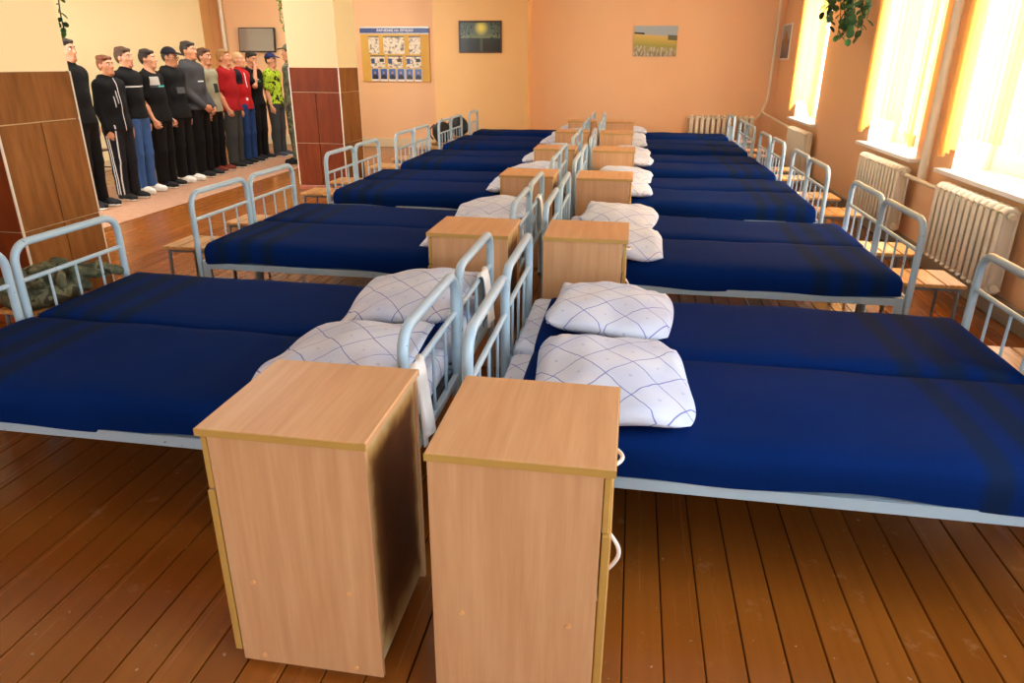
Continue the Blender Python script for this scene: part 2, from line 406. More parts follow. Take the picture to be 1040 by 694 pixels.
def blind(y0, y1, label, zlow=.90, rise=.20):
    e = empty('vertical_blind', (2.455, (y0 + y1) / 2, 2.78)); L = y1 - y0
    tag(e, label, 'blind', 'arched vertical blinds on the windows')
    B(-.03, .03, -L / 2, L / 2, 0, .05, .004).build('head_rail', M['pvc'], e)
    n = int(L / .082); w = .089
    for i in range(n):
        t = (i + .5) / n; s = (2 * t - 1)
        zb = zlow + rise * (1 - abs(s) ** 2.2) - 2.78
        zb = round(zb / .035) * .035
        mb = MB(); k = 4; vs = []
        for z in (zb, 0):
            for side in (0, 1):
                for j in range(k + 1):
                    q = j / k - .5; vs.append((.006 * (1 - 4 * q * q) + side * .0012, q * w, z))
        K = k + 1; fs = []
        for j in range(k):
            fs += [(j, j + 1, 2 * K + j + 1, 2 * K + j), (K + j + 1, K + j, 3 * K + j, 3 * K + j + 1), (j + 1, j, K + j, K + j + 1)]
        mb.add(vs, fs)
        link('slat', mb.mesh('slat', M['blind'], .8), e, (0, -L / 2 + (i + .5) * L / n, 0), (0, 0, rr.uniform(-.12, .12) + .22))
    return e
blind(10.80, 12.33, 'orange vertical blind with stepped arched hem on the window nearest the far corner')
blind(6.87, 8.49, 'orange vertical blind with stepped arched hem on the window right of the hanging plant')
blind(4.65, 6.28, 'orange vertical blind with stepped arched hem on the window at the right edge')

# ------------------------------------------------------------------ columns with wood-look panels
def column(x0, y0, s, label):
    e = empty('column', (x0 + s / 2, y0 + s / 2, 0)); h = s / 2
    struct(e, label, 'column')
    # upper shaft: peach paint, with daylight on the side faces painted in as yellow
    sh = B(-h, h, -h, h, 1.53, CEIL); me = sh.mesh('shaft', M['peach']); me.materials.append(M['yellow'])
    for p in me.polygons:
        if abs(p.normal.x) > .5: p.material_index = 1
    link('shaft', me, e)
    B(-h + .012, h - .012, -h + .012, h - .012, 0, 1.53).build('core', M['grout'], e)
    B(-h - .012, h + .012, -h - .012, h + .012, 0, .06, .006).build('plinth', M['plinth'], e)
    g = .004
    for (za, zb, cols) in ((.06, .605, 2), (.605, 1.235, 2), (1.235, 1.53, 1)):
        for c in range(cols):
            a = -h + 2 * h * c / cols + g; b = -h + 2 * h * (c + 1) / cols - g
            for sg in (-1, 1):
                x_ = sorted((sg * (h - .012), sg * (h + .004)))
                B(x_[0], x_[1], a, b, za + g, zb - g, .002).build('panel', M['tile_lit'], e)
                B(a, b, x_[0], x_[1], za + g, zb - g, .002).build('panel', M['tile_shaded'], e)
    for sx in (-1, 1):
        for sy in (-1, 1):
            B(*(sorted((sx * (h - .006), sx * (h + .007)))), *(sorted((sy * (h - .006), sy * (h + .007)))), .06, 1.53, .002).build('corner_strip', M['strip_white'], e)
    return e
column(-4.31, 3.70, .66, 'near square column with wood-look panels below and painted-in yellow daylight above, left edge')
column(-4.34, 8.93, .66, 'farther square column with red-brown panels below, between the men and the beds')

# ------------------------------------------------------------------ unseen fill lamps added to brighten the men and the yellow wall
t = NT('fill_lamp_diffuser'); t.base(S(245, 245, 240)); t.b.inputs['Emission Color'].default_value = (1, .97, .90, 1); t.b.inputs['Emission Strength'].default_value = 9.0; M['diffuser'] = t.m
def added_fill_lamp(x, y, label):
    e = empty('added_fill_lamp', (x, y, CEIL)); tag(e, label, 'lamp', 'added fill lamps over the aisle')
    B(-.16, .16, -.64, .64, -.05, -.001, .006).build('housing', M['pvc'], e)
    B(-.15, .15, -.63, .63, -.085, -.05, .012).build('diffuser', M['diffuser'], e)
    l = area('fill_light', (0, 0, -.09), (0, 0, 0), .3, 1.26, P_FILL_LAMP, (1.0, .97, .90)); l.parent = e
added_fill_lamp(-5.3, 6.2, 'added fill lamp nearest the camera over the aisle')
added_fill_lamp(-5.3, 8.9, 'middle added fill lamp over the aisle')
added_fill_lamp(-5.3, 11.6, 'farthest added fill lamp over the aisle')

# ------------------------------------------------------------------ radiators and pipes
def rad_section():
    mb = MB(); h0, h1 = 0, .53
    # front and back fins plus the waisted water way
    mb.box(-.055, -.038, -.020, .020, .03, .50, .007).box(.038, .055, -.020, .020, .03, .50, .007).box(-.04, .04, -.009, .009, .04, .49, .003)
    mb.tube([(-.047, 0, .50), (-.025, 0, .522), (.025, 0, .522), (.047, 0, .50)], .022, 8)
    mb.tube([(-.047, 0, .03), (-.025, 0, .012), (.025, 0, .012), (.047, 0, .03)], .022, 8)
    mb.tube([(0, -.032, .49), (0, .032, .49)], .026, 8); mb.tube([(0, -.032, .04), (0, .032, .04)], .026, 8)
    return mb.mesh('section', M['cream_paint'], .9)
SEC = rad_section()
def radiator(n, pitch, loc, rz, label, zs=1.0):
    e = empty('radiator', loc, rz); tag(e, label, 'radiator', 'cast iron radiators')
    L = (n - 1) * pitch
    for i in range(n):
        o = link('section', SEC, e, (0, -L / 2 + i * pitch, 0)); o.scale = (1, pitch / .062, zs)
    for s in (-1, 1):
        MB().tube([(0, s * (L / 2 + .02), .49 * zs), (0, s * (L / 2 + .07), .49 * zs)], .02, 8).build('end_plug', M['cream_paint'], e, .8)
        MB().tube([(.02, s * L / 3, .06), (.10, s * L / 3, .06)], .012, 6).build('bracket', M['cream_paint'], e, .8)
    return e
radiator(12, .094, (2.42, 5.43, .19), 0, 'cream radiator under the window at the right edge', 1.06)
radiator(13, .094, (2.42, 7.42, .19), 0, 'cream radiator under the window right of the hanging plant', 1.06)
radiator(13, .094, (2.42, 11.15, .16), 0, 'cream radiator under the window nearest the far corner', 1.06)
radiator(12, .098, (1.63, 13.99, .17), PI / 2, 'cream radiator on the far end wall with dark gaps between its sections', 1.03)
def pipe(name, path, r, label):
    o = MB().tube(path, r, 10).build(name, M['cream_paint'], None, .9); tag(o, label, 'pipe'); return o
pipe('heating_riser', [(2.485, 6.60, .68), (2.485, 6.60, 1.5), (2.485, 6.60, CEIL - .01)], .036, 'thick cream heating riser pipe between the two nearer windows')
pipe('heating_pipe', [(2.42, 6.045, .70), (2.42, 6.2, .695), (2.42, 6.77, .70)], .017, 'thin cream pipe joining the two nearer radiators')
pipe('heating_pipe', [(2.40, 13.98, CEIL - .01), (2.40, 13.98, 1.1), (2.39, 13.98, .98), (2.34, 13.985, .86), (2.32, 13.96, .80), (2.36, 13.8, .765), (2.42, 13.2, .73), (2.42, 11.82, .69)], .02, 'thin cream pipe bending down the far right corner')
pipe('heating_pipe', [(2.33, 13.99, .80), (2.29, 14.0, .72), (2.25, 14.0, .69)], .016, 'short cream pipe stub feeding the far wall radiator')
pipe('heating_pipe', [(-8.12, 14.03, .02), (-8.12, 14.03, 1.6), (-8.12, 14.03, CEIL - .01)], .04, 'cream vertical pipe on the wall left of the television')

# ------------------------------------------------------------------ bedside cabinets
CW, CD, CH = .44, .44, .76
def cabinet():
    e = empty('bedside_cabinet'); w, d = CW / 2, CD / 2     # local: door side +x, back -x
    B(-w, w, -d, d, CH - .022, CH, .0025).build('top_panel', M['beech_top'], e)
    eb = MB().box(-w - .0008, w + .0008, -d - .0012, -d + .002, CH - .0205, CH - .0015).box(-w - .0008, w + .0008, d - .002, d + .0012, CH - .0205, CH - .0015).box(w - .002, w + .0012, -d, d, CH - .0205, CH - .0015)
    eb.build('edge_band', M['edge_band'], e)
    for s in (-1, 1):
        y = sorted((s * (d - .022), s * (d - .005)))
        sp = B(-w + .004, w - .026, y[0], y[1], .02, CH - .022, .0015).build('side_panel', M['beech'], e)
        for xx, zz in ((-.14, .30), (.13, .30), (-.14, .045), (.13, .045)):
            MB().tube([(xx, s * (d - .006), zz), (xx, s * (d - .0015), zz)], .0065, 8).build('screw_cap', M['screw_cap'], sp, .6)
    B(-w + .012, -w + .017, -d + .02, d - .02, .05, CH - .022).build('back_panel', M['hardboard'], e)
    B(-w + .02, w - .03, -d + .022, d - .022, .05, .066).build('bottom_panel', M['beech'], e)
    dr = B(w - .024, w - .008, -d + .006, d - .006, .585, CH - .027, .002).build('drawer', M['edge_band'], e)
    do = B(w - .022, w - .002, -d + .006, d - .006, .05, .577, .002).build('door', M['edge_band'], e)
    B(w - .009, w - .0065, -d + .01, d - .01, .589, CH - .031).build('drawer_face', M['beech'], dr)
    B(w - .003, w - .0005, -d + .01, d - .01, .054, .573).build('door_face', M['beech'], do)
    def handle(pts): return MB().tube(pts, .0055, 8)
    hd = [(w - .004 + .025 * math.sin(PI * t), -d + .075, .43 + .105 * t) for t in [i / 10 for i in range(11)]]
    handle(hd).build('handle', M['hinge_white'], do, .9)
    hd = [(w - .01 + .026 * math.sin(PI * t), -.05 + .10 * t, .665) for t in [i / 10 for i in range(11)]]
    handle(hd).build('handle', M['hinge_white'], dr, .9)
    for sx in (-1, 1):
        for sy in (-1, 1):
            MB().tube([(sx * (w - .06), sy * (d - .05), 0), (sx * (w - .06), sy * (d - .05), .05)], .015, 8).build('foot', M['dark_grey_plastic'], e, .8)
    # the base rail closes the gap under the door
    B(-w + .03, w - .035, -d + .024, d - .024, .0, .05).build('base_rail', M['beech'], e)
    return e
CAB_R = [(-.4235, 1.35, -.0), (-.419, 3.555, 0), (-.405, 5.61, 0), (-.388, 7.52, 0), (-.412, 9.56, 0), (-.405, 11.475, 0)]
CAB_L = [(-1.010, 1.366, .0), (-1.037, 3.53, 0), (-1.028, 5.63, 0), (-1.010, 7.555, 0), (-1.000, 9.58, 0), (-.997, 11.50, 0)]
proto = cabinet(); first = True
for side, lst in (('window-side', CAB_R), ('column-side', CAB_L)):
    for i, (x, y, a) in enumerate(lst):
        c = proto if first else copy_tree(proto); first = False
        c.location = (x + CW / 2, y + CD / 2, 0); c.rotation_euler = (0, 0, a + (0 if side[0] == 'w' else PI))
        tag(c, 'beech bedside cabinet, %s from the camera in the %s row' % (ORD[i], side), 'cabinet', 'beech bedside cabinets between the bed pairs')

# ------------------------------------------------------------------ beds
BL, BW = 2.05, .725
def arch(x, lean=0):
    h, yy, r = .822, BW / 2 - .022, .085; p = [(x, -yy, 0), (x, -yy, .4)]
    for k in range(7):
        a = PI / 2 * k / 6; p.append((x, -yy + r - r * math.cos(a), h - r + r * math.sin(a)))
    for k in range(7):
        a = PI / 2 * k / 6; p.append((x, yy - r + r * math.sin(a), h - r + r * math.cos(a)))
    return p + [(x, yy, .4), (x, yy, 0)]
def bed():
    e = empty('metal_bed'); yy = BW / 2 - .022
    for nm, x in (('headboard', 0), ('footboard', BL)):
        t = MB().tube(arch(x), .0185, 10).build(nm, M['bed_pale'], e, .9)
        MB().tube([(x, -yy, .655), (x, yy, .655)], .0115, 8).build('crossbar', M['bed_pale'], t, .9)
        B(x - .012, x + .012, -yy, yy, .355, .385, .003).build('end_rail', M['bed_pale'], t)
        for k in (-1, 0, 1):
            MB().tube([(x, k * yy * .5, .38), (x, k * yy * .5, .655)], .0065, 6).build('bar', M['bed_pale'], t, .9)
        for s in (-1, 1):
            MB().tube([(x, s * yy, 0), (x, s * yy, .03)], .024, 10).build('foot_cap', M['dark_grey_plastic'], t, .9)
    for s in (-1, 1):
        y = sorted((s * (BW / 2 - .004), s * (BW / 2 - .009))); y2 = sorted((s * (BW / 2 - .004), s * (BW / 2 - .04)))
        mb = MB().box(.025, BL - .025, y[0], y[1], .345, .388, .001).box(.025, BL - .025, y2[0], y2[1], .384, .388, .001)
        for xx in (.025, BL - .075): mb.box(xx, xx + .05, y[0], y[1], .29, .346, .001)
        mb.build('side_rail', M['bed_pale'], e)
    B(.02, BL - .02, -BW / 2 + .03, BW / 2 - .03, .372, .3835).build('mesh_base', M['mesh_base'], e)
    B(.028, BL - .04, -BW / 2 + .015, BW / 2 - .015, .389, .498, .035).build('mattress', M['linen'], e, .9)
    return e
def blanket_mesh(seed):
    r = np.random.RandomState(seed); ph = r.uniform(0, 6.28, 12); am = r.uniform(.3, 1, 12)
    hw = BW / 2 - .002
    prof = [(-hw, .386), (-hw - .001, .435), (-hw + .001, .475), (-hw + .014, .503), (-hw + .04, .519)]
    top = [(-hw + .04 + (2 * hw - .08) * k / 10, .525) for k in range(1, 10)]
    prof = prof + top + [(-y, z) for y, z in prof[::-1]]
    xs = [.118, .121, .133] + [.133 + (1.93 - .133) * k / 26 for k in range(1, 27)] + [1.965, 1.988, 2.0, 2.006, 2.006]
    zc = {0: -.02, 1: -.006}
    rows = []
    for i, x in enumerate(xs):
        row = []
        for j, (y, z) in enumerate(prof):
            zz = z
            if z > .5:
                w = .0065 * am[0] * math.sin(2.1 * x + ph[0]) + .005 * am[1] * math.sin(5.3 * x + 3 * y + ph[1]) + .004 * am[2] * math.sin(9 * y + 2 * x + ph[2]) + .003 * am[3] * math.sin(14 * x - 6 * y + ph[3])
                zz += w - .006 * (abs(y) / hw) ** 2
            else: zz += .009 * am[4] * math.sin(3.1 * x + ph[4]) * (.51 - z) / .1 + .006 * math.sin(9 * x + ph[5]) * (.51 - z) / .1
            if zc.get(i): zz = zz + zc[i] if z > .5 else zz
            ntail = len(xs) - 1 - i
            yy = y
            if ntail < 5:
                lim = (.405, .445, .485, .508, .520)[ntail]; zz = min(zz, lim); yy = y * (1 - .012 * (4 - ntail))
            yy += .004 * math.sin(6 * x + ph[6] + (1 if y > 0 else 0)) * (1 if z < .5 else 0)
            row.append((x, yy, zz))
        rows.append(row)
    n = len(prof); v = [p for row in rows for p in row]; f = []
    for i in range(len(rows) - 1):
        for j in range(n - 1): f.append((i * n + j, (i + 1) * n + j, (i + 1) * n + j + 1, i * n + j + 1))
    f.append(tuple((len(rows) - 1) * n + j for j in range(n)))
    f.append(tuple(j for j in range(n - 1, -1, -1)))
    return MB().add(v, f).mesh('blanket', M['blanket'], 1.2)
def pillow_mesh(seed, lx=.275, ly=.35, tz=.070):
    r = np.random.RandomState(seed); ph = r.uniform(0, 6.28, 16); N = 20; v = []; f = []
    def pt(i, j, s):
        u = -1 + 2 * i / N; w = -1 + 2 * j / N
        u2 = math.sin(u * PI / 2) * .35 + u * .65; w2 = math.sin(w * PI / 2) * .35 + w * .65
        prof = max(0, 1 - abs(u2) ** 2.4) ** .55 * max(0, 1 - abs(w2) ** 2.4) ** .55
        pin = 1 - .10 * w2 ** 4 - .03 * (1 - w2 * w2) * abs(u2) ** 3; pin2 = 1 - .09 * u2 ** 4 - .03 * (1 - u2 * u2) * abs(w2) ** 3
        x = lx * u2 * pin + .01 * math.sin(3 * w + ph[0]); y = ly * w2 * pin2 + .012 * math.sin(2.6 * u + ph[1])
        wr = (.010 * math.sin(5 * u + 3 * w + ph[2]) + .008 * math.sin(7 * w - 4 * u + ph[3]) + .006 * math.sin(12 * u * (1 + .3 * w) + ph[4])) * (.35 + .65 * (1 - prof)) * (1 if prof > .05 else .3)
        z = s * tz * prof + wr * (.9 if s > 0 else .35)
        if s < 0: z = max(z, -tz * .45)
        return (x, y, z + .006 * math.sin(4 * w + ph[5]) * abs(u2))
    idx = {}
    for s in (1, -1):
        for i in range(N + 1):
            for j in range(N + 1):
                if s < 0 and (i in (0, N) or j in (0, N)): idx[(s, i, j)] = idx[(1, i, j)]; continue
                idx[(s, i, j)] = len(v); v.append(pt(i, j, s))
    for s in (1, -1):
        for i in range(N):
            for j in range(N):
                q = (idx[(s, i, j)], idx[(s, i + 1, j)], idx[(s, i + 1, j + 1)], idx[(s, i, j + 1)])
                f.append(q if s > 0 else q[::-1])
    return MB().add(v, f).mesh('pillow', M['linen'], 3.1)
XH_R, XH_L = -.452, -.648
PAIR_R = [1.915, 4.01, 6.056, 7.99, 10.006]; PAIR_L = [1.905, 4.0, 6.085, 8.03, 10.032]
SINGLE_R, SINGLE_L = 11.925, 11.95
proto = bed(); first = True
FEET = []
pr = random.Random(11)
for side in ('window-side', 'column-side'):
    R_ = side[0] == 'w'; ys = []
    for p in (PAIR_R if R_ else PAIR_L): ys += [p + BW / 2, p + BW * 1.5 + .006]
    ys.append((SINGLE_R if R_ else SINGLE_L) + BW / 2)
    for i, y in enumerate(ys):
        o = proto if first else copy_tree(proto); first = False
        dx = pr.uniform(-.012, .012); xh = (XH_R if R_ else XH_L) + dx; rz = 0 if R_ else PI
        o.location = (xh, y, 0); o.rotation_euler = (0, 0, rz)
        tag(o, 'grey tubular metal bed, %s from the camera in the %s row' % (ORD[i], side), 'bed', 'metal dormitory beds')
        b = link('blanket', blanket_mesh(100 + i + 50 * R_), None, (xh, y, 0), (0, 0, rz))
        tag(b, 'navy wool blanket with olive stripes, on the %s bed of the %s row' % (ORD[i], side), 'blanket', 'navy blankets on the beds')
        sg = 1 if R_ else -1; tilt = math.radians(pr.uniform(2, 4) + (0 if R_ else 3))
        off = (.415 if R_ else .31) + pr.uniform(-.02, .03)
        pl = link('pillow', pillow_mesh(300 + i + 60 * R_), None, (xh + sg * off, y + pr.uniform(-.015, .015), .560 + .22 * math.sin(tilt)), (pr.uniform(-.04, .04), tilt, rz + pr.uniform(-.06, .06)))
        tag(pl, 'white pillow with blue diamond lines, on the %s bed of the %s row' % (ORD[i], side), 'pillow', 'checked pillows on the beds')
        FEET.append((R_, i, y))

# towels over the head crossbars
def towel(loc, w, l1, l2, label, rot=0):
    n = 10; v = []; f = []; rows = []
    path = [(-.016, -l1 * (1 - k / 8)) for k in range(8)] + [(-.012, .004), (0, .013), (.012, .004)] + [(.016 + .02 * k / 8, -l2 * k / 8) for k in range(1, 9)]
    for side in (0, .005):
        for (px, pz) in path:
            for j in range(n + 1):
                q = j / n - .5
                v.append((px * (1 + side * 30) + .006 * math.sin(9 * q + pz * 6), q * w * (1 + .1 * pz), pz + (side if abs(px) < .013 else 0)))
    K = n + 1; P_ = len(path)
    for i in range(P_ - 1):
        for j in range(n):
            a = i * K + j; f.append((a, a + 1, a + K + 1, a + K)); b = P_ * K + a; f.append((b + K, b + K + 1, b + 1, b))
    for i in range(P_ - 1):
        for j in (0, n):
            a = i * K + j; b = P_ * K + a; f.append((a, a + K, b + K, b) if j == 0 else (a + K, a, b, b + K))
    for i in (0, P_ - 1):
        for j in range(n):
            a = i * K + j; b = P_ * K + a; f.append((a + 1, a, b, b + 1) if i == 0 else (a, a + 1, b + 1, b))
    o = MB().add(v, f).build('towel', M['towel'], None, 1.2, loc); o.rotation_euler = (0, 0, rot); tag(o, label, 'towel', 'white towels on the head rails'); return o
towel((XH_L, 3.12, .669), .16, .30, .24, 'white towel over the head rail of the second column-side bed')
towel((XH_L, 2.02, .669), .14, .30, .26, 'white towel over the head rail behind the nearest column-side cabinet')
towel((XH_L, 5.18, .669), .16, .30, .22, 'white towel over the head rail of the fourth column-side bed')

# ------------------------------------------------------------------ stools
def stool():
    e = empty('stool'); h, s = .43, .17
    for k in range(3):
        a = -s + k * .116; B(a, a + .108, -s, s, h - .022, h, .004).build('seat_slat', M['pine'], e)
    for q in (-s + .03, s - .05): B(-s + .02, s - .02, q, q + .02, h - .045, h - .022).build('seat_rail', M['steel_leg'], e)
    for sx in (-1, 1):
        for sy in (-1, 1):
            MB().tube([(sx * (s - .02), sy * (s - .02), 0), (sx * (s - .03), sy * (s - .03), h - .03)], .011, 8).build('leg', M['steel_leg'], e, .9)
    MB().tube([(-s + .02, -s + .02, .12), (s - .02, -s + .02, .12)], .008, 6).build('stretcher', M['steel_leg'], e, .9)
    MB().tube([(-s + .02, s - .02, .12), (s - .02, s - .02, .12)], .008, 6).build('stretcher', M['steel_leg'], e, .9)
    return e
proto = stool(); first = True
for (R_, i, y) in FEET:
    o = proto if first else copy_tree(proto); first = False
    o.location = ((1.80 if R_ else -2.93) + pr.uniform(-.02, .02), y + .02 + pr.uniform(-.05, .03), 0); o.rotation_euler = (0, 0, pr.uniform(-.05, .05))
    tag(o, 'slatted pine stool at the foot of the %s bed in the %s row' % (ORD[i], 'window-side' if R_ else 'column-side'), 'stool', 'slatted stools at the foot ends')
    if not R_ and i == 1: CAMO_AT = o.location.copy()
    if not R_ and i in (9, 10): (globals().setdefault('BAGS', [])).append(o.location.copy())

# ------------------------------------------------------------------ signed-distance modelling (people, cloth heaps)
def sdf_mesh(prims, h, cuts=(), pad=.03):
    """prims: ('c',a,b,r1,r2,k,ysq) round cone | ('e',c,(rx,ry,rz),k,R) ellipsoid | ('-',c,(r),k,R) ellipsoid taken away"""
    lo = np.full(3, 1e9); hi = -lo
    bb = []
    for p in prims:
        if p[0] == 'c':
            a, b = np.array(p[1], float), np.array(p[2], float); r = max(p[3], p[4])
            l_, h_ = np.minimum(a, b) - r, np.maximum(a, b) + r
        else:
            c = np.array(p[1], float); r = max(p[2]); l_, h_ = c - r, c + r
        bb.append((l_, h_))
        if p[0] != '-': lo = np.minimum(lo, l_); hi = np.maximum(hi, h_)
    lo -= pad; hi += pad; n = np.ceil((hi - lo) / h).astype(int) + 1
    ax = [lo[i] + h * np.arange(n[i]) for i in range(3)]
    Fd = np.full(n, .2)
    for p, (l_, h_) in zip(prims, bb):
        i0 = np.maximum(((l_ - .07 - lo) / h).astype(int), 0); i1 = np.minimum(((h_ + .07 - lo) / h).astype(int) + 2, n)
        if np.any(i1 <= i0): continue
        sl = tuple(slice(a, b) for a, b in zip(i0, i1))
        X = ax[0][sl[0]][:, None, None]; Y = ax[1][sl[1]][None, :, None]; Z = ax[2][sl[2]][None, None, :]
        if p[0] == 'c':
            a, b = np.array(p[1], float), np.array(p[2], float); r1, r2, k = p[3], p[4], p[5]; q = p[6] if len(p) > 6 else 1.
            ba = b - a; px, py, pz = X - a[0], (Y - a[1]) / q, Z - a[2]; by = ba[1] / q
            d2 = ba[0] ** 2 + by ** 2 + ba[2] ** 2 + 1e-12
            t = np.clip((px * ba[0] + py * by + pz * ba[2]) / d2, 0, 1)
            d = (np.sqrt((px - t * ba[0]) ** 2 + (py - t * by) ** 2 + (pz - t * ba[2]) ** 2) - (r1 + (r2 - r1) * t)) * (1 if q == 1 else (q + 1) / 2)
        else:
            c, r, k = np.array(p[1], float), p[2], p[3]; R = p[4] if len(p) > 4 and p[4] is not None else None
            px, py, pz = X - c[0], Y - c[1], Z - c[2]
            if R is not None:
                px, py, pz = (px * R[0][0] + py * R[1][0] + pz * R[2][0], px * R[0][1] + py * R[1][1] + pz * R[2][1], px * R[0][2] + py * R[1][2] + pz * R[2][2])
            k0 = np.sqrt((px / r[0]) ** 2 + (py / r[1]) ** 2 + (pz / r[2]) ** 2)
            k1 = np.sqrt((px / r[0] ** 2) ** 2 + (py / r[1] ** 2) ** 2 + (pz / r[2] ** 2) ** 2) + 1e-9
            d = k0 * (k0 - 1) / k1
        f = Fd[sl]
        if p[0] == '-':
            d = -d; hh = np.maximum(k - np.abs(f - d), 0) / max(k, 1e-6); Fd[sl] = np.maximum(f, d) + hh * hh * k * .25
        else:
            hh = np.maximum(k - np.abs(f - d), 0) / max(k, 1e-6); Fd[sl] = np.minimum(f, d) - hh * hh * k * .25
    if cuts:
        X = ax[0][:, None, None]; Y = ax[1][None, :, None]; Z = ax[2][None, None, :]
        for c in cuts: Fd = np.maximum(Fd, c(X, Y, Z))
    Fd[0], Fd[-1], Fd[:, 0], Fd[:, -1], Fd[:, :, 0], Fd[:, :, -1] = (.2,) * 6
    # surface nets
    ins = Fd < 0; nx, ny, nz = Fd.shape
    cs = np.zeros((nx - 1, ny - 1, nz - 1), int)
    for dx in (0, 1):
        for dy in (0, 1):
            for dz in (0, 1): cs += ins[dx:nx - 1 + dx, dy:ny - 1 + dy, dz:nz - 1 + dz]
    act = (cs > 0) & (cs < 8); ci = np.argwhere(act); vid = np.full(act.shape, -1); vid[act] = np.arange(len(ci))
    acc = np.zeros((len(ci), 3)); cnt = np.zeros(len(ci))
    cor = [(a, b, c) for a in (0, 1) for b in (0, 1) for c in (0, 1)]
    for a in cor:
        for axs in range(3):
            if a[axs]: continue
            b = list(a); b[axs] = 1
            fa = Fd[ci[:, 0] + a[0], ci[:, 1] + a[1], ci[:, 2] + a[2]]; fb = Fd[ci[:, 0] + b[0], ci[:, 1] + b[1], ci[:, 2] + b[2]]
            cr = (fa < 0) != (fb < 0); t = np.where(cr, fa / np.where(cr, fa - fb, 1), 0)
            p = np.tile(np.array(a, float), (len(ci), 1)); p[:, axs] += t
            acc += p * cr[:, None]; cnt += cr
    V = lo + h * (ci + acc / cnt[:, None])
    faces = []
    for axs in range(3):
        o1, o2 = [(1, 2), (2, 0), (0, 1)][axs]
        s0 = [slice(None)] * 3; s1 = [slice(None)] * 3; s0[axs] = slice(0, -1); s1[axs] = slice(1, None)
        ch = ins[tuple(s0)] != ins[tuple(s1)]
        e = np.argwhere(ch); e = e[(e[:, o1] > 0) & (e[:, o2] > 0)]
        e = e[(e[:, o1] < Fd.shape[o1] - 1) & (e[:, o2] < Fd.shape[o2] - 1)]
        def vi(d1, d2):
            q = e.copy(); q[:, o1] += d1; q[:, o2] += d2; return vid[q[:, 0], q[:, 1], q[:, 2]]
        quad = np.stack([vi(-1, -1), vi(0, -1), vi(0, 0), vi(-1, 0)], 1)
        fl_ = ~ins[e[:, 0], e[:, 1], e[:, 2]]
        quad[fl_] = quad[fl_][:, ::-1]
        faces.append(quad)
    return V, np.concatenate(faces)
def np_mesh(name, V, Fc, mat, smooth_iter=0):
    me = bpy.data.meshes.new(name)
    me.vertices.add(len(V)); me.vertices.foreach_set('co', np.asarray(V, np.float32).ravel())
    me.loops.add(Fc.size); me.loops.foreach_set('vertex_index', Fc.astype(np.int32).ravel())
    me.polygons.add(len(Fc)); me.polygons.foreach_set('loop_start', np.arange(0, Fc.size, 4, dtype=np.int32))
    me.polygons.foreach_set('use_smooth', np.ones(len(Fc), bool)); me.update(calc_edges=True); me.validate()
    me.materials.append(mat); return me

# camouflage heap on a stool, bags on two others
def camo_mat():
    t = NT('olive_camouflage_cloth'); v = t.coord()
    c = t.ramp(t.noise(v, 11, 2), [(.0, S(66, 70, 54)), (.42, S(84, 90, 68)), (.52, S(112, 112, 86)), (.60, S(60, 58, 46))], True)
    t.base(c); t.rough(.9); t.bump(t.noise(v, 40, 4), .3, .006); return t.m
M['camo'] = camo_mat()
r2 = random.Random(5); pm = [('e', (-.01, 0, .05), (.17, .22, .09), .02)]
for k in range(44):
    a = (r2.uniform(-.17, .15), r2.uniform(-.22, .22), r2.uniform(.06, .16)); an = r2.uniform(0, 6.28); L = r2.uniform(.06, .15)
    b = (a[0] + math.cos(an) * L * .7, a[1] + math.sin(an) * L, max(.025, a[2] + r2.uniform(-.05, .03)))
    pm.append(('c', a, b, r2.uniform(.018, .034), r2.uniform(.014, .028), .010))
V, Fc = sdf_mesh(pm, .009, [lambda X, Y, Z: -(Z - .003) + 0 * X + 0 * Y])
o = link('camouflage_clothes', np_mesh('camouflage_clothes', V, Fc, M['camo']), None, CAMO_AT + Vector((-.035, .02, .43)))
tag(o, 'crumpled heap of olive camouflage clothes on a stool beside the near column', 'clothes')
M['bag'] = plain('black_nylon', S(24, 24, 26), .6, .2, 12, .3, 40)
for k, p in enumerate(BAGS):
    e = empty('backpack', p + Vector((-.02, 0, .43)))
    pm = [('e', (0, 0, .15), (.15, .17, .16), .05), ('c', (0, -.12, .06), (0, .12, .06), .07, .07, .06), ('c', (.11, -.07, .1), (.11, .07, .1), .05, .05, .04)]
    V, Fc = sdf_mesh(pm, .014, [lambda X, Y, Z: -Z + 0 * X + 0 * Y]); link('bag_body', np_mesh('bag_body', V, Fc, M['bag']), e)
    MB().tube([(0, .05 * math.cos(PI * t / 8), .30 + .045 * math.sin(PI * t / 8)) for t in range(9)], .008, 6).build('carry_loop', M['bag'], e, .9)
    for s in (-1, 1): MB().tube([(-.10, s * .08, .27), (-.17, s * .09, .2), (-.17, s * .09, .1), (-.12, s * .09, .04)], .012, 6).build('strap', M['bag'], e, .9)
    tag(e, ['black backpack on the stool of the tenth column-side bed', 'black backpack on the stool of the farthest column-side bed'][k], 'backpack', 'black backpacks on stools')

# ------------------------------------------------------------------ carpet runner under the men
def runner_mat():
    t = NT('worn_pinkish_runner'); v = t.coord()
    vo = t.new('ShaderNodeTexVoronoi'); t.ln(t.mapping(v, (1, 1, 1)), vo.inputs['Vector']); vo.inputs['Scale'].default_value = 9
    c = t.mix(t.noise(v, 14, 4, .7), S(150, 108, 82), S(184, 142, 114)); c = t.mix(t.math('MULTIPLY', t.ramp(vo.outputs['Distance'], [(.2, 1.), (.5, 0.)]), .25), c, S(140, 92, 70))
    t.base(c); t.rough(.85); t.bump(t.noise(v, 90, 3), .4, .004); return t.m
M['runner'] = runner_mat()
o = B(-6.95, -5.24, 5.2, 13.3, .0005, .009, .003).build('carpet_runner', M['runner']); tag(o, 'pale pinkish-brown carpet runner under the row of young men', 'carpet')

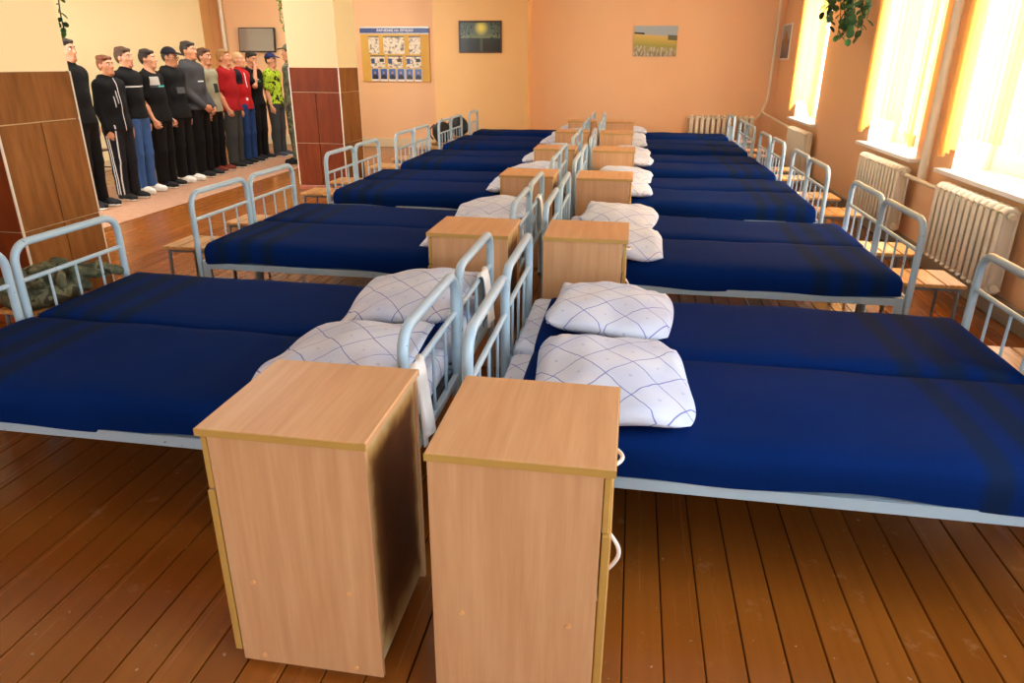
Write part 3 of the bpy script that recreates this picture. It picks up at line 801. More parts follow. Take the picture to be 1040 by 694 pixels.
# ------------------------------------------------------------------ people
def cloth(name, col, masks=(), rough=.85, pattern=None):
    t = NT(name); v = t.coord(); sp = t.new('ShaderNodeSeparateXYZ'); t.ln(v, sp.inputs[0])
    base = t.mix(t.noise(v, 9, 3), mul(col, .8), mul(col, 1.15))
    if pattern: base = t.ramp(t.noise(v, pattern[0], 3, .6), pattern[1], True)
    for colr, bx in masks:
        mk = None
        for ax, (a, b) in bx.items():
            s_ = sp.outputs['xyz'.index(ax)]
            w = t.math('MULTIPLY', t.math('GREATER_THAN', s_, a), t.math('LESS_THAN', s_, b)); mk = w if mk is None else t.math('MULTIPLY', mk, w)
        base = t.mix(mk, base, colr)
    t.base(base); t.rough(rough); t.b.inputs['Specular IOR Level'].default_value = .2
    t.bump(t.noise(t.mapping(v, (1, 1, .6)), 16, 4), .5, .012); return t.m
def skin_mat(name, col):
    t = NT(name); v = t.coord()
    t.base(t.mix(t.noise(v, 14, 3), mul(col, .9), mul(col, 1.08))); t.rough(.5); t.b.inputs['Subsurface Weight'].default_value = 0; return t.m
M['skin'] = skin_mat('light_skin', S(198, 136, 102)); M['skin_pale'] = skin_mat('pale_skin', S(206, 146, 114))
M['lips'] = plain('lip_tone', S(176, 104, 92), .5); M['eye'] = plain('eye_dark', S(44, 36, 34), .2); M['eye_white'] = plain('eye_white', S(226, 220, 214), .3)
HAIR = {k: plain(k + '_hair', c, .6, .3, 40, .6, 120) for k, c in dict(brown=S(74, 46, 26), dark=S(38, 26, 18), black=S(18, 14, 12), blond=S(150, 108, 60), fair=S(190, 146, 102), ginger=S(110, 60, 30)).items()}
M['sole_white'] = plain('white_sole', S(222, 218, 210), .6); M['sole_black'] = plain('black_sole', S(24, 24, 24), .7)
ARMS = {  # elbow, wrist, hand direction, hand width axis, palm normal; right side (x>0)
    'side': ((.190, -.04, 1.13), (.192, .025, .885), (-.02, .12, -1), (0, 1, .1), (-1, 0, 0)),
    'front': ((.215, -.02, 1.14), (.10, .17, .945), (-.75, .35, -.55), (.2, .3, .9), (-.4, -.9, 0)),
    'fist': ((.215, -.05, 1.13), (.205, .06, .90), (-.06, .35, -.95), (0, 1, .3), (-1, 0, 0)),
    'face': ((.19, .17, 1.22), (.075, .125, 1.475), (-.45, -.05, .9), (-.8, .3, -.35), (0, -1, 0)),
    'back': ((.215, -.10, 1.14), (.18, -.06, .90), (-.3, -.1, -.95), (0, 1, 0), (-1, 0, 0)),
}
def V3(*a): return np.array(a, float)
def person(spec):
    s = spec['h'] / 1.76; sk = M[spec.get('skin', 'skin')]; fat = spec.get('fat', 0.)
    hy, hp = math.radians(spec.get('head', 0)), math.radians(spec.get('nod', 0))
    RM = np.array(Matrix.Rotation(hy, 3, 'Z') @ Matrix.Rotation(-hp, 3, 'X')); piv = V3(0, .0, 1.55)
    H = lambda x, y, z: tuple(piv + RM @ (V3(x, y, z) - piv))
    st = spec.get('stance', .0)
    P = dict(torso=[], legs=[], neck=[], head=[], feet=[], sleeves=[], hands=[], fore=[])
    f = fat
    P['torso'] = [('c', (-.07, 0, .94), (.07, 0, .94), .112 + f, .112 + f, .05, .85), ('c', (0, f * .5, .95), (0, f * .5, 1.18), .135 + f, .142 + f, .06, .74),
                  ('c', (0, 0, 1.18), (0, -.01, 1.35), .145 + f, .152 + f * .6, .06, .72), ('c', (-.115, -.012, 1.405), (.115, -.012, 1.405), .066, .066, .06)]
    P['neck'] = [('c', (0, -.02, 1.43), (0, -.01, 1.50), .085, .058, .05), ('c', (0, -.012, 1.45), tuple(V3(0, .008, 1.57)), .056, .053, .03)]
    for sg in (-1, 1):
        tw = sg * st
        P['legs'] += [('c', (sg * .088, 0, .90), (sg * .098, .012 + tw * .3, .50), .096 + f * .6, .063 + f * .3, .04), ('c', (sg * .098, .012 + tw * .3, .50), (sg * .10, -.012 + tw, .09), .063 + f * .2, .043, .02),
                      ('e', (sg * .098, -.025 + tw * .5, .36), (.052, .056, .12), .03)]
        P['feet'] += [('c', (sg * .10, -.035 + tw, .045), (sg * .112, .085 + tw, .042), .043, .040, .03), ('c', (sg * .112, .085 + tw, .038), (sg * .118, .155 + tw, .034), .042, .034, .02), ('c', (sg * .10, -.012 + tw, .05), (sg * .10, -.012 + tw, .12), .045, .044, .02)]
    arms = spec.get('arms', ('side', 'side'))
    for sg, pose in zip((1, -1), arms):
        E_, W_, d, t_, nrm = [V3(*q) * (sg, 1, 1) for q in ARMS[pose]]
        if pose == 'front' and sg < 0: W_ = W_ + V3(0, .03, -.03)
        Sh = V3(sg * .160, -.012, 1.405); d /= np.linalg.norm(d); t_ = t_ - d * t_.dot(d); t_ /= np.linalg.norm(t_); nrm = nrm - d * nrm.dot(d) - t_ * nrm.dot(t_); nrm /= np.linalg.norm(nrm)
        P['sleeves'] += [(tuple(Sh), tuple(E_), tuple(W_))]
        P['fore'] += [('c', tuple(Sh), tuple(E_), .052, .041, .03), ('c', tuple(E_), tuple(E_ * .65 + W_ * .35), .041, .042, .02), ('c', tuple(E_ * .65 + W_ * .35), tuple(W_), .042, .026, .02)]
        K = W_ + d * .082
        for o_ in (-.026, -.008, .010, .027): P['hands'].append(('c', tuple(W_ + t_ * o_ * .55 + d * .012), tuple(K + t_ * o_), .0165, .0135, .012))
        curl = 1.15 if pose == 'fist' else (.6 if pose != 'face' else .9)
        for o_, L in zip((-.028, -.009, .011, .030), (.060, .072, .078, .068)):
            k0 = K + t_ * o_; a1 = curl * .5; d1 = d * math.cos(a1) + nrm * math.sin(a1); k1 = k0 + d1 * L * .52; a2 = curl * 1.5; d2 = d * math.cos(a2) + nrm * math.sin(a2)
            P['hands'] += [('c', tuple(k0), tuple(k1), .0108, .0098, .004), ('c', tuple(k1), tuple(k1 + d2 * L * .5), .0098, .0082, .003)]
        b0 = W_ + d * .025 + t_ * .026; b1 = b0 + d * .03 + t_ * .022 + nrm * .012
        P['hands'] += [('c', tuple(b0), tuple(b1), .0145, .0115, .008), ('c', tuple(b1), tuple(b1 + d * .034 + nrm * .008), .0112, .009, .004)]
    hd = [('e', H(0, -.008, 1.662), (.075, .094, .098), .02, RM), ('e', H(0, .028, 1.600), (.057, .066, .076), .03, RM), ('c', H(-.018, .072, 1.552), H(.018, .072, 1.552), .021, .021, .025),
          ('c', H(0, .086, 1.658), H(0, .106, 1.622), .009, .0145, .012), ('e', H(0, .094, 1.617), (.018, .014, .011), .008, RM),
          ('c', H(-.034, .072, 1.676), H(.034, .072, 1.676), .014, .014, .014), ('e', H(-.042, .05, 1.625), (.022, .025, .024), .02, RM), ('e', H(.042, .05, 1.625), (.022, .025, .024), .02, RM),
          ('-', H(-.031, .094, 1.652), (.017, .014, .011), .012, RM), ('-', H(.031, .094, 1.652), (.017, .014, .011), .012, RM),
          ('c', H(-.016, .086, 1.586), H(.016, .086, 1.586), .0085, .0085, .006), ('c', H(-.013, .084, 1.575), H(.013, .084, 1.575), .009, .009, .006)]
    for sg in (-1, 1): hd += [('e', H(sg * .077, -.006, 1.632), (.010, .021, .033), .006, RM)]
    P['head'] = hd
    def slim(L, q): return [(p[0], p[1], p[2], p[3] * q, p[4] * q) + tuple(p[5:]) if p[0] == 'c' else p for p in L]
    def infl(L, q): return [(p[0], p[1], p[2], p[3] + q, p[4] + q) + tuple(p[5:]) if p[0] == 'c' else (p[0], p[1], tuple(x + q for x in p[2])) + tuple(p[3:]) for p in L]
    e = empty('person', spec['loc'], math.radians(spec.get('yaw', -90))); tag(e, spec['label'], 'person', 'young men standing in line' if not spec.get('solo') else None)
    def part(name, prims, h, mat, cuts=(), parent=e):
        V, Fc = sdf_mesh(prims, h, cuts); V = V * s
        return link(name, np_mesh(name, V, Fc, mat), parent)
    body = slim(P['torso'], .88) + slim(P['legs'], .85) + P['neck'] + slim(P['feet'], .8) + P['fore'] + P['hands'] + P['head']
    bo = part('body', body, .0095, sk)
    Z0 = lambda zz: (lambda X, Y, Z: zz - Z + 0 * X + 0 * Y)
    Z1 = lambda zz: (lambda X, Y, Z: Z - zz + 0 * X + 0 * Y)
    # trousers
    bag = spec.get('baggy', .016)
    tr = infl(P['legs'], bag) + infl(P['torso'][:2], .006)
    for sg in (-1, 1): tr.append(('c', (sg * .10, -.012 + sg * st, .22), (sg * .10, -.008 + sg * st, .085), .052 + bag * .8, .056 + bag, .03))
    part('trousers', tr, .0125, spec['trousers'], [Z0(.075), Z1(1.02)])
    # top
    hem = spec.get('hem', .90); slv = spec.get('sleeve', 'long'); lo_ = spec.get('loose', .018)
    tp = infl(P['torso'], lo_) + [('c', (0, -.02, 1.43), (0, -.012, 1.49), .085 + lo_ * .6, .062 + lo_ * .4, .05)]
    tp.append(('c', (-.072, f * .3, .85), (.072, f * .3, .85), .112 + f + lo_, .112 + f + lo_, .07, .86)); tp.append(('c', (0, f * .4, .86), (0, f * .4, 1.0), .135 + f + lo_ * .6, .135 + f + lo_ * .6, .05, .78))
    for (a, b, c) in P['sleeves']:
        a, b, c = V3(*a), V3(*b), V3(*c)
        if slv == 'long': tp += [('c', tuple(a), tuple(b), .060 + lo_, .050 + lo_ * .7, .05), ('c', tuple(b), tuple(b * .06 + c * .94), .050 + lo_ * .7, .034 + lo_ * .4, .03)]
        else: tp += [('c', tuple(a), tuple(a * .30 + b * .70), .060 + lo_, .060 + lo_, .05)]
    if spec.get('hood'):
        tp += [('c', (-.082, -.04, 1.495), (0, -.105, 1.485), .036, .052, .015), ('c', (.082, -.04, 1.495), (0, -.105, 1.485), .036, .052, .015), ('c', (-.082, -.04, 1.495), (-.045, .068, 1.43), .034, .022, .015), ('c', (.082, -.04, 1.495), (.045, .068, 1.43), .034, .022, .015)]
    if spec.get('collar'): tp += [('c', (0, -.012, 1.47), (0, -.002, 1.535), .066, .066, .01)]
    cuts = [Z0(hem)]
    if spec.get('collar'): cuts.append(Z1(1.545))
    else: cuts.append(lambda X, Y, Z: np.minimum(Z + .55 * Y - (1.505 if not spec.get('hood') else 1.555), .2) + 0 * X)
    if slv == 'long':
        # sleeves hang lower than the hem: cut only the trunk
        def trunk(X, Y, Z): return np.where(np.abs(X) < .165, hem - Z, -.2) + 0 * Y
        wz = min(c[2] for (_, _, c) in P['sleeves'])
        if wz < hem + .03 and all(a in ('side', 'fist', 'back') for a in arms): cuts[0] = trunk
    part('top', tp, .0125, spec['top'], cuts)
    for nm, prims, mt in spec.get('extras', ()): part(nm, prims, .008, mt)
    # shoes
    for sg in (-1, 1):
        q = [p for p in P['feet'] if (p[1][0] > 0) == (sg > 0)]
        so = part('shoe', infl(q, .010), .0095, spec['shoes'], [Z0(.014), Z1(.125)])
        part('sole', infl(q[:2], .013), .0095, spec.get('sole', M['sole_white']), [Z0(.0), Z1(.026)], so)
    # face
    for sg in (-1, 1):
        MB().ball([x * s for x in H(sg * .031, .0755, 1.652)], .0125 * s).build('eye', M['eye_white'], e, 3.1)
        MB().ball([x * s for x in H(sg * .031, .0842, 1.652)], .0066 * s).build('iris', M['eye'], e, 3.1)
        MB().tube([[x * s for x in H(sg * a, b, c)] for a, b, c in ((.012, .090, 1.672), (.030, .0885, 1.678), (.048, .073, 1.672))], [.0035 * s, .005 * s, .003 * s], 6).build('eyebrow', spec['hair_mat'], e, .9)
    MB().tube([[x * s for x in H(a, b, c)] for a, b, c in ((-.022, .084, 1.581), (-.008, .0945, 1.582), (.008, .0945, 1.582), (.022, .084, 1.581))], [.003 * s, .006 * s, .006 * s, .003 * s], 6).build('lips', M['lips'], e, .9)
    # hair
    RI = RM.T
    def toloc(X, Y, Z):
        x, y, z = X - piv[0], Y - piv[1], Z - piv[2]
        return RI[0][0] * x + RI[0][1] * y + RI[0][2] * z, RI[1][0] * x + RI[1][1] * y + RI[1][2] * z, RI[2][0] * x + RI[2][1] * y + RI[2][2] * z
    vol = spec.get('hairvol', .012)
    hr = [('e', H(0, -.014, 1.663), (.0775 + vol * .25, .097 + vol * .2, .099 + vol * .6), .02, RM)]
    if vol > .008:
        for k in range(9):
            xx = -.05 + .0125 * k; hr.append(('c', H(xx, -.045, 1.722 + vol * .5), H(xx * 1.0 + .006, .056 + vol * .5 * math.sin(k * 2.1), 1.724 + vol * .35 + .004 * math.sin(k * 2.9)),   .027, .0135 + .003 * math.sin(k * 1.7), .016))
    hcut = lambda X, Y, Z: (lambda L: np.maximum(((1.715 + .95 * (L[1] - .085)) - (L[2] + 1.55)) * .7, np.minimum(L[1] - .035, 1.685 - (L[2] + 1.55))))(toloc(X, Y, Z))
    part('hair', hr, .007, spec['hair_mat'], [hcut])
    if spec.get('cap'):
        cm = spec['cap']
        cc = lambda X, Y, Z: (lambda L: (1.688 + .12 * (L[1])) - (L[2] + 1.55))(toloc(X, Y, Z))
        ca = part('cap', [('e', H(0, -.008, 1.672), (.090, .109, .108), .02, RM)], .008, cm, [cc])
        Rb = RM @ np.array(Matrix.Rotation(-.22, 3, 'X'))
        part('brim', [('e', H(0, .105, 1.706), (.072, .085, .009), .01, Rb)], .006, cm, (), ca)
    return e
BLK = S(13, 13, 15)
C = dict(
    black=cloth('black_cotton', BLK), black_trs=cloth('black_trousers', S(14, 13, 16)), charcoal=cloth('charcoal_denim', S(58, 60, 62)), jeans=cloth('blue_denim', S(58, 92, 148)),
    navy=cloth('navy_tracksuit', S(30, 58, 110)), red=cloth('dark_red_jersey', S(150, 20, 26)), grey=cloth('grey_green_jersey', S(150, 148, 124), [(S(40, 44, 40), dict(x=(-.05, .06), y=(.05, .4), z=(1.15, 1.28)))]),
    greyh=cloth('charcoal_hoodie', S(66, 66, 70), [(S(210, 210, 210), dict(x=(-.06, .08), y=(.05, .4), z=(1.315, 1.33)))]),
    zip=cloth('black_zip_hoodie', S(14, 15, 19), [(S(200, 200, 205), dict(x=(-.006, .006), y=(.02, .4), z=(.8, 1.4))), (S(190, 190, 196), dict(x=(.03, .042), y=(.05, .4), z=(1.12, 1.26))), (S(190, 190, 196), dict(x=(.07, .08), y=(.05, .4), z=(1.08, 1.2)))]),
    track=cloth('black_track_jacket', S(15, 15, 18), [(S(206, 206, 208), dict(x=(-.2, .2), y=(.02, .4), z=(1.285, 1.30)))]),
    shoulder=cloth('black_tee_with_grey_panel', S(12, 12, 14), [(S(176, 176, 172), dict(x=(.02, .17), y=(.0, .4), z=(1.30, 1.40))), (S(60, 60, 66), dict(x=(-.2, .17), y=(.0, .4), z=(1.27, 1.30))), (S(70, 190, 180), dict(x=(-.12, .06), y=(.05, .4), z=(1.275, 1.29)))]),
    hoodie_print=cloth('black_hoodie', S(16, 16, 18), [(S(76, 76, 80), dict(x=(-.06, .10), y=(.08, .4), z=(1.18, 1.26)))]),
    redblk=cloth('red_and_black_track_jacket', S(176, 24, 28), [(S(30, 26, 34), dict(x=(.10, .5), y=(-.4, .4), z=(1.25, 1.6))), (S(225, 220, 220), dict(x=(.05, .09), y=(.0, .4), z=(1.0, 1.04))), (S(225, 220, 220), dict(x=(.03, .05), y=(.0, .4), z=(1.2, 1.42)))]),
    teetxt=cloth('black_tee_with_green_letters', S(12, 12, 14), [(S(60, 120, 70), dict(x=(-.09, .09), y=(.06, .4), z=(1.27, 1.285))), (S(190, 190, 190), dict(x=(-.02, .04), y=(.06, .4), z=(1.30, 1.315)))]),
    lime=cloth('lime_and_black_print', S(150, 180, 40), (), .85, (13, [(.0, S(24, 28, 18)), (.43, S(150, 178, 40)), (.56, S(176, 200, 60)), (.66, S(40, 50, 20))])),
    camo=M['camo'], stripe=cloth('black_trousers_with_white_side_stripes', S(24, 25, 32), [(S(215, 215, 220), dict(x=(.135, .147), y=(-.4, .4), z=(.05, .95))), (S(215, 215, 220), dict(x=(.153, .4), y=(-.018, -.006), z=(.05, .95))), (S(215, 215, 220), dict(x=(.14, .4), y=(.008, .02), z=(.05, .95)))]),
    white=cloth('white_leather', S(226, 224, 220), (), .5), shoe=cloth('black_canvas_shoe', S(26, 26, 30), (), .6), darkred=cloth('maroon_shoe', S(110, 40, 26), (), .5), capnavy=cloth('navy_cap', S(34, 44, 86)), capblk=cloth('black_cap', S(24, 22, 32)), greysh=cloth('grey_canvas_shoe', S(60, 66, 76), (), .6))
XM = -6.42
PEOPLE = [
    dict(label='young man in plain black, half hidden behind the near column', loc=(-6.05, 7.24, .009), h=1.807, top=C['black'], trousers=C['black_trs'], shoes=C['shoe'], hair_mat=HAIR['dark'], hairvol=.014, yaw=-86, collar=True),
    dict(label='short young man in black zip hoodie and side-striped track trousers', loc=(-6.05, 7.81, .009), h=1.644, top=C['zip'], trousers=C['stripe'], shoes=C['shoe'], hair_mat=HAIR['ginger'], hairvol=.010, yaw=-94, hood=True, hem=.87, head=-4, baggy=.022),
    dict(label='young man in black track jacket, blue jeans and white shoes', loc=(-6.13, 8.26, .009), h=1.737, top=C['track'], trousers=C['jeans'], shoes=C['white'], hair_mat=HAIR['brown'], hairvol=.018, yaw=-90, collar=True, head=3, hem=.93, skin='skin_pale'),
    dict(label='stocky young man in black T-shirt with grey shoulder panel, fists at his sides', loc=(-6.14, 8.72, .009), h=1.723, top=C['shoulder'], trousers=C['black_trs'], shoes=C['shoe'], hair_mat=HAIR['dark'], hairvol=.014, yaw=-84, sleeve='short', arms=('fist', 'fist'), fat=.018, baggy=.024, hem=.86, head=6, skin='skin_pale'),
    dict(label='young man in black cap, glasses and black hoodie with white shoes', loc=(-6.16, 9.20, .009), h=1.748, top=C['hoodie_print'], trousers=C['black_trs'], shoes=C['white'], hair_mat=HAIR['dark'], hairvol=.004, yaw=-90, hood=True, cap=C['capblk'], hem=.86, head=4, nod=6, loose=.024),
    dict(label='tallest young man in charcoal hoodie with hands clasped in front', loc=(-6.18, 9.70, .009), h=1.842, top=C['greyh'], trousers=C['black_trs'], shoes=C['shoe'], hair_mat=HAIR['dark'], hairvol=.012, yaw=-88, hood=True, arms=('front', 'front'), hem=.90, loose=.024),
    dict(label='young man in grey-green T-shirt behind the tall one in charcoal', loc=(-6.26, 10.20, .009), h=1.762, top=C['grey'], trousers=C['black_trs'], shoes=C['darkred'], hair_mat=HAIR['brown'], hairvol=.016, yaw=-88, sleeve='short', hem=.88, head=-6),
    dict(label='young man in plain dark red T-shirt and charcoal trousers', loc=(-6.25, 10.71, .009), h=1.758, top=C['red'], trousers=C['charcoal'], shoes=C['shoe'], hair_mat=HAIR['blond'], hairvol=.018, yaw=-86, sleeve='short', fat=.012, hem=.87, head=3, arms=('fist', 'side'), baggy=.022),
    dict(label='fair-haired young man in red and black jacket with navy track trousers', loc=(-6.29, 11.20, .009), h=1.724, top=C['redblk'], trousers=C['navy'], shoes=C['shoe'], hair_mat=HAIR['fair'], hairvol=.008, yaw=-90, collar=True, hem=.88, skin='skin_pale', baggy=.026),
    dict(label='young man in black T-shirt holding a hand to his mouth', loc=(-6.36, 11.71, .009), h=1.746, top=C['teetxt'], trousers=C['black_trs'], shoes=C['shoe'], hair_mat=HAIR['black'], hairvol=.012, yaw=-98, sleeve='short', hem=.90, arms=('face', 'side'), nod=14, head=-10, baggy=.026),
    dict(label='young man in blue cap and lime and black printed T-shirt', loc=(-6.24, 12.19, .009), h=1.719, top=C['lime'], trousers=C['charcoal'], shoes=C['greysh'], hair_mat=HAIR['dark'], hairvol=.004, yaw=-92, sleeve='short', hem=.92, cap=C['capnavy'], head=-8, skin='skin_pale'),
    dict(label='person in camouflage uniform and cap facing the line, mostly behind the farther column', loc=(-5.475, 11.32, .009), h=1.84, top=C['camo'], trousers=C['camo'], shoes=C['shoe'], hair_mat=HAIR['dark'], hairvol=.004, yaw=98, collar=True, cap=C['camo'], hem=.85, solo=True, sole=M['sole_black'], arms=('back', 'back')),
]
for sp_ in PEOPLE:
    pe = person(sp_)
    if 'glasses' in sp_['label']:
        s = sp_['h'] / 1.76; mb = MB(); pv = Vector((0, 0, 1.55))
        RG = Matrix.Rotation(math.radians(sp_.get('head', 0)), 3, 'Z') @ Matrix.Rotation(-math.radians(sp_.get('nod', 0)), 3, 'X')
        G = lambda x, y, z: (pv + RG @ (Vector((x, y, z)) - pv)) * s
        for sg in (-1, 1):
            mb.tube([G(sg * .032 + .022 * math.cos(a), .102, 1.648 + .016 * math.sin(a)) for a in [2 * PI * k / 12 for k in range(13)]], .0025, 5)
            mb.tube([G(sg * .054, .100, 1.652), G(sg * .08, .04, 1.65), G(sg * .083, -.01, 1.648)], .0025, 5)
        mb.tube([G(-.011, .103, 1.65), G(.011, .103, 1.65)], .0025, 5)
        mb.build('glasses', M['eye'], pe, .9)

# ------------------------------------------------------------------ wooden chair behind the men
M['chair_wood'] = plain('dark_chair_wood', S(84, 46, 24), .4, .2, 14)
e = empty('wooden_chair', (-7.35, 8.85, 0), math.radians(-90)); tag(e, 'dark wooden chair behind the men near the column', 'chair')
B(-.2, .2, -.2, .2, .43, .455, .006).build('seat', M['chair_wood'], e)
for sx in (-1, 1):
    MB().tube([(sx * .17, .17, 0), (sx * .17, .17, .43)], .017, 8).build('leg', M['chair_wood'], e, .9)
    MB().tube([(sx * .17, -.18, 0), (sx * .17, -.17, .43), (sx * .17, -.21, .88)], .017, 8).build('leg', M['chair_wood'], e, .9)
    MB().tube([(sx * .17, -.17, .2), (sx * .17, .17, .2)], .01, 6).build('stretcher', M['chair_wood'], e, .9)
for z in (.6, .73, .85): B(-.17, .17, -.215 + (.85 - z) * .09, -.195 + (.85 - z) * .09, z - .025, z + .025, .004).build('back_slat', M['chair_wood'], e)

# ------------------------------------------------------------------ television
e = empty('television', (-7.415, 14.02, 1.99)); e.rotation_euler = (math.radians(-7), 0, 0); tag(e, 'flat black television mounted on the wall above the men, its reflection toned grey', 'television')
M['tv_black'] = plain('black_tv_plastic', S(20, 20, 22), .35)
t = NT('tv_screen_with_grey_glare'); t.base(S(128, 128, 126)); t.rough(.2); t.b.inputs['Specular IOR Level'].default_value = .9; t.b.inputs['Coat Weight'].default_value = 1.; t.b.inputs['Coat IOR'].default_value = 2.4; t.b.inputs['Coat Roughness'].default_value = .12; M['screen'] = t.m  # grey base colour stands in for a bright reflection
B(-.38, .38, -.03, .03, -.225, .225, .006).build('casing', M['tv_black'], e)
B(-.362, .362, -.034, -.028, -.205, .208, .001).build('screen', M['screen'], e)
B(-.12, .12, .028, .075, -.1, .1, .003).build('wall_bracket', M['tv_black'], e)

# ------------------------------------------------------------------ notice board
e = empty('notice_board', (-4.61, Y_B - .02, 1.735)); tag(e, 'gold notice board with blue header, papers and six portraits on the far wall', 'notice board')
W2, H2 = .685, .49
def gold():
    t = NT('gold_board'); v = t.coord(); t.base(t.mix(t.noise(v, 4, 3), S(206, 156, 56), S(226, 182, 86))); t.rough(.6); return t.m
M['gold'] = gold(); M['header'] = plain('blue_header', S(36, 60, 128), .35); M['silver'] = plain('silver_edge', S(190, 190, 186), .35, metal=.4); M['white_ink'] = plain('white_lettering', S(244, 244, 244), .5)
B(-W2, W2, -.008, .018, -H2, H2, .003).build('panel', M['gold'], e)
hdr = B(-W2 - .005, W2 + .005, -.014, -.006, H2 - .105, H2 - .02, .002).build('header', M['header'], e)
B(-W2 - .005, W2 + .005, -.012, -.006, H2 - .018, H2 + .005, .002).build('header_edge', M['silver'], e)
B(-W2 - .005, W2 + .005, -.012, -.006, H2 - .122, H2 - .107, .002).build('header_edge', M['silver'], e)
cu = bpy.data.curves.new('lettering', 'FONT'); cu.body = 'РАВНЕНИЕ НА ЛУЧШИХ'; cu.size = .062; cu.align_x = 'CENTER'; cu.align_y = 'CENTER'; cu.extrude = .0006; cu.offset = .0012
tmp = bpy.data.objects.new('lettering', cu); COL.objects.link(tmp); bpy.context.view_layer.update()
me = bpy.data.meshes.new_from_object(tmp.evaluated_get(bpy.context.evaluated_depsgraph_get())); bpy.data.objects.remove(tmp)
me.materials.clear(); me.materials.append(M['white_ink'])
link('lettering', me, hdr, (0.02, -.0155, H2 - .0625), (PI / 2, 0, 0))['kind'] = 'stuff'
def paper_mat(k):
    t = NT('printed_paper'); v = t.mapping(t.coord(), (1, 1, 1), (0, 0, 0), (k * 1.7, k * .9, k * 2.3))
    n = t.noise(v, 16, 4, .7); c = t.ramp(n, [(.40, S(120, 112, 104)), (.47, S(222, 208, 178)), (.60, S(238, 228, 204)), (.66, S(190, 150, 150))])
    t.base(c); t.rough(.4); return t.m
M['photo_blue'] = plain('blue_photo_backdrop', S(48, 96, 168), .3, .1, 10); M['photo_skin'] = plain('photo_face', S(190, 130, 100), .4); M['photo_suit'] = plain('photo_suit', S(34, 36, 38), .4); M['paper_white'] = plain('white_card', S(234, 232, 226), .5)
def sheet(x0, x1, z0, z1, mat, name='paper', y=-.011): return B(x0, x1, y, -.007, z0, z1).build(name, mat, e)
sx = lambda px: (px - 449) / 311 * W2       # board-zoom columns to metres
for k, (a, b, c, d) in enumerate([(210, 305, 235, 385), (345, 535, 235, 385), (577, 680, 235, 385), (220, 350, 405, 508), (378, 512, 405, 508), (545, 682, 405, 508)]):
    z = lambda py: H2 - (py - 150) / 482 * 2 * H2
    q = sheet(sx(a), sx(b), z(d), z(c), paper_mat(k))
    B(sx(a), sx(b), -.0125, -.0108, z(c) - .006, z(c) + .012).build('paper_clip_strip', M['tv_black'], q)
    if k >= 3:
        B(sx(a + 6), sx(a + 38), -.0122, -.0108, z(472), z(425)).build('photo', M['header'], q)
        B(sx(b - 48), sx(b - 8), -.0122, -.0108, z(455), z(425)).build('photo', M['chair_wood'] if k == 4 else M['photo_suit'], q)
for k in range(6):
    a = 222 + k * 79; z = lambda py: H2 - (py - 150) / 482 * 2 * H2
    c = sheet(sx(a), sx(a + 68), z(628), z(515), M['paper_white'], 'portrait_card')
    B(sx(a + 3), sx(a + 65), -.013, -.0108, z(610), z(517)).build('photo', M['photo_blue'], c)
    x = sx(a + 34)
    MB().add([(x - .055, -.0138, z(610)), (x + .055, -.0138, z(610)), (x + .05, -.0138, z(582)), (x + .018, -.0138, z(568)), (x - .018, -.0138, z(568)), (x - .05, -.0138, z(582))], [(0, 1, 2, 3, 4, 5)]).build('print', M['photo_suit'], c)
    MB().add([(x + .019 * math.cos(q), -.0142, z(552) + .026 * math.sin(q)) for q in [2 * PI * i / 10 for i in range(10)]], [tuple(range(10))]).build('print', M['photo_skin'], c)

# ------------------------------------------------------------------ pictures
def zgrad(t, v):
    sp = t.new('ShaderNodeSeparateXYZ'); t.ln(v, sp.inputs[0]); return sp
t = NT('moonlit_lake_print'); v = t.coord(); sp = zgrad(t, v); x, z = sp.outputs[0], sp.outputs[2]
c = t.ramp(t.math('ADD', t.math('MULTIPLY', z, 1.9), .5), [(0., S(20, 26, 24)), (.22, S(30, 38, 34)), (.45, S(38, 52, 46)), (.47, S(120, 132, 96)), (.62, S(92, 110, 96)), (1., S(70, 88, 84))])
dx = t.math('ADD', x, -.02); dz = t.math('ADD', z, -.15); d = t.math('SQRT', t.math('ADD', t.math('MULTIPLY', dx, dx), t.math('MULTIPLY', dz, dz)))
c = t.mix(t.ramp(d, [(.03, 1.), (.14, 0.)]), c, S(226, 214, 96))
lf = t.math('MULTIPLY', t.ramp(t.noise(v, 26, 4, .7), [(.52, 0.), (.56, 1.)]), t.math('GREATER_THAN', t.math('ABSOLUTE', dx), .17)); c = t.mix(lf, c, S(24, 32, 28))
rf = t.math('MULTIPLY', t.math('LESS_THAN', t.math('ABSOLUTE', dx), .025), t.math('LESS_THAN', z, -.02)); c = t.mix(t.math('MULTIPLY', rf, .22), c, S(150, 156, 130))
t.base(c); t.rough(.3); M['lake'] = t.m
k_ = PIER_Y / 14.1
e = empty('framed_picture', (-2.93 * k_, PIER_Y - .012, 2.04)); tag(e, 'dark moonlit lake picture in a brown frame on the projecting pier', 'picture')
hw, hh = .40, .27
M['frame_brown'] = plain('brown_picture_frame', S(70, 42, 20), .35)
B(-hw + .02, hw - .02, -.004, .008, -hh + .02, hh - .02).build('print', M['lake'], e)
fr = MB().box(-hw, hw, -.02, .01, hh - .03, hh, .004).box(-hw, hw, -.02, .01, -hh, -hh + .03, .004).box(-hw, -hw + .03, -.02, .01, -hh + .03, hh - .03, .004).box(hw - .03, hw, -.02, .01, -hh + .03, hh - .03, .004)
fr.build('frame', M['frame_brown'], e)
t = NT('meadow_print'); v = t.coord(); sp = zgrad(t, v); x, z = sp.outputs[0], sp.outputs[2]
zz = t.math('ADD', t.math('ADD', t.math('MULTIPLY', z, 2.0), .5), t.math('MULTIPLY', x, .12))
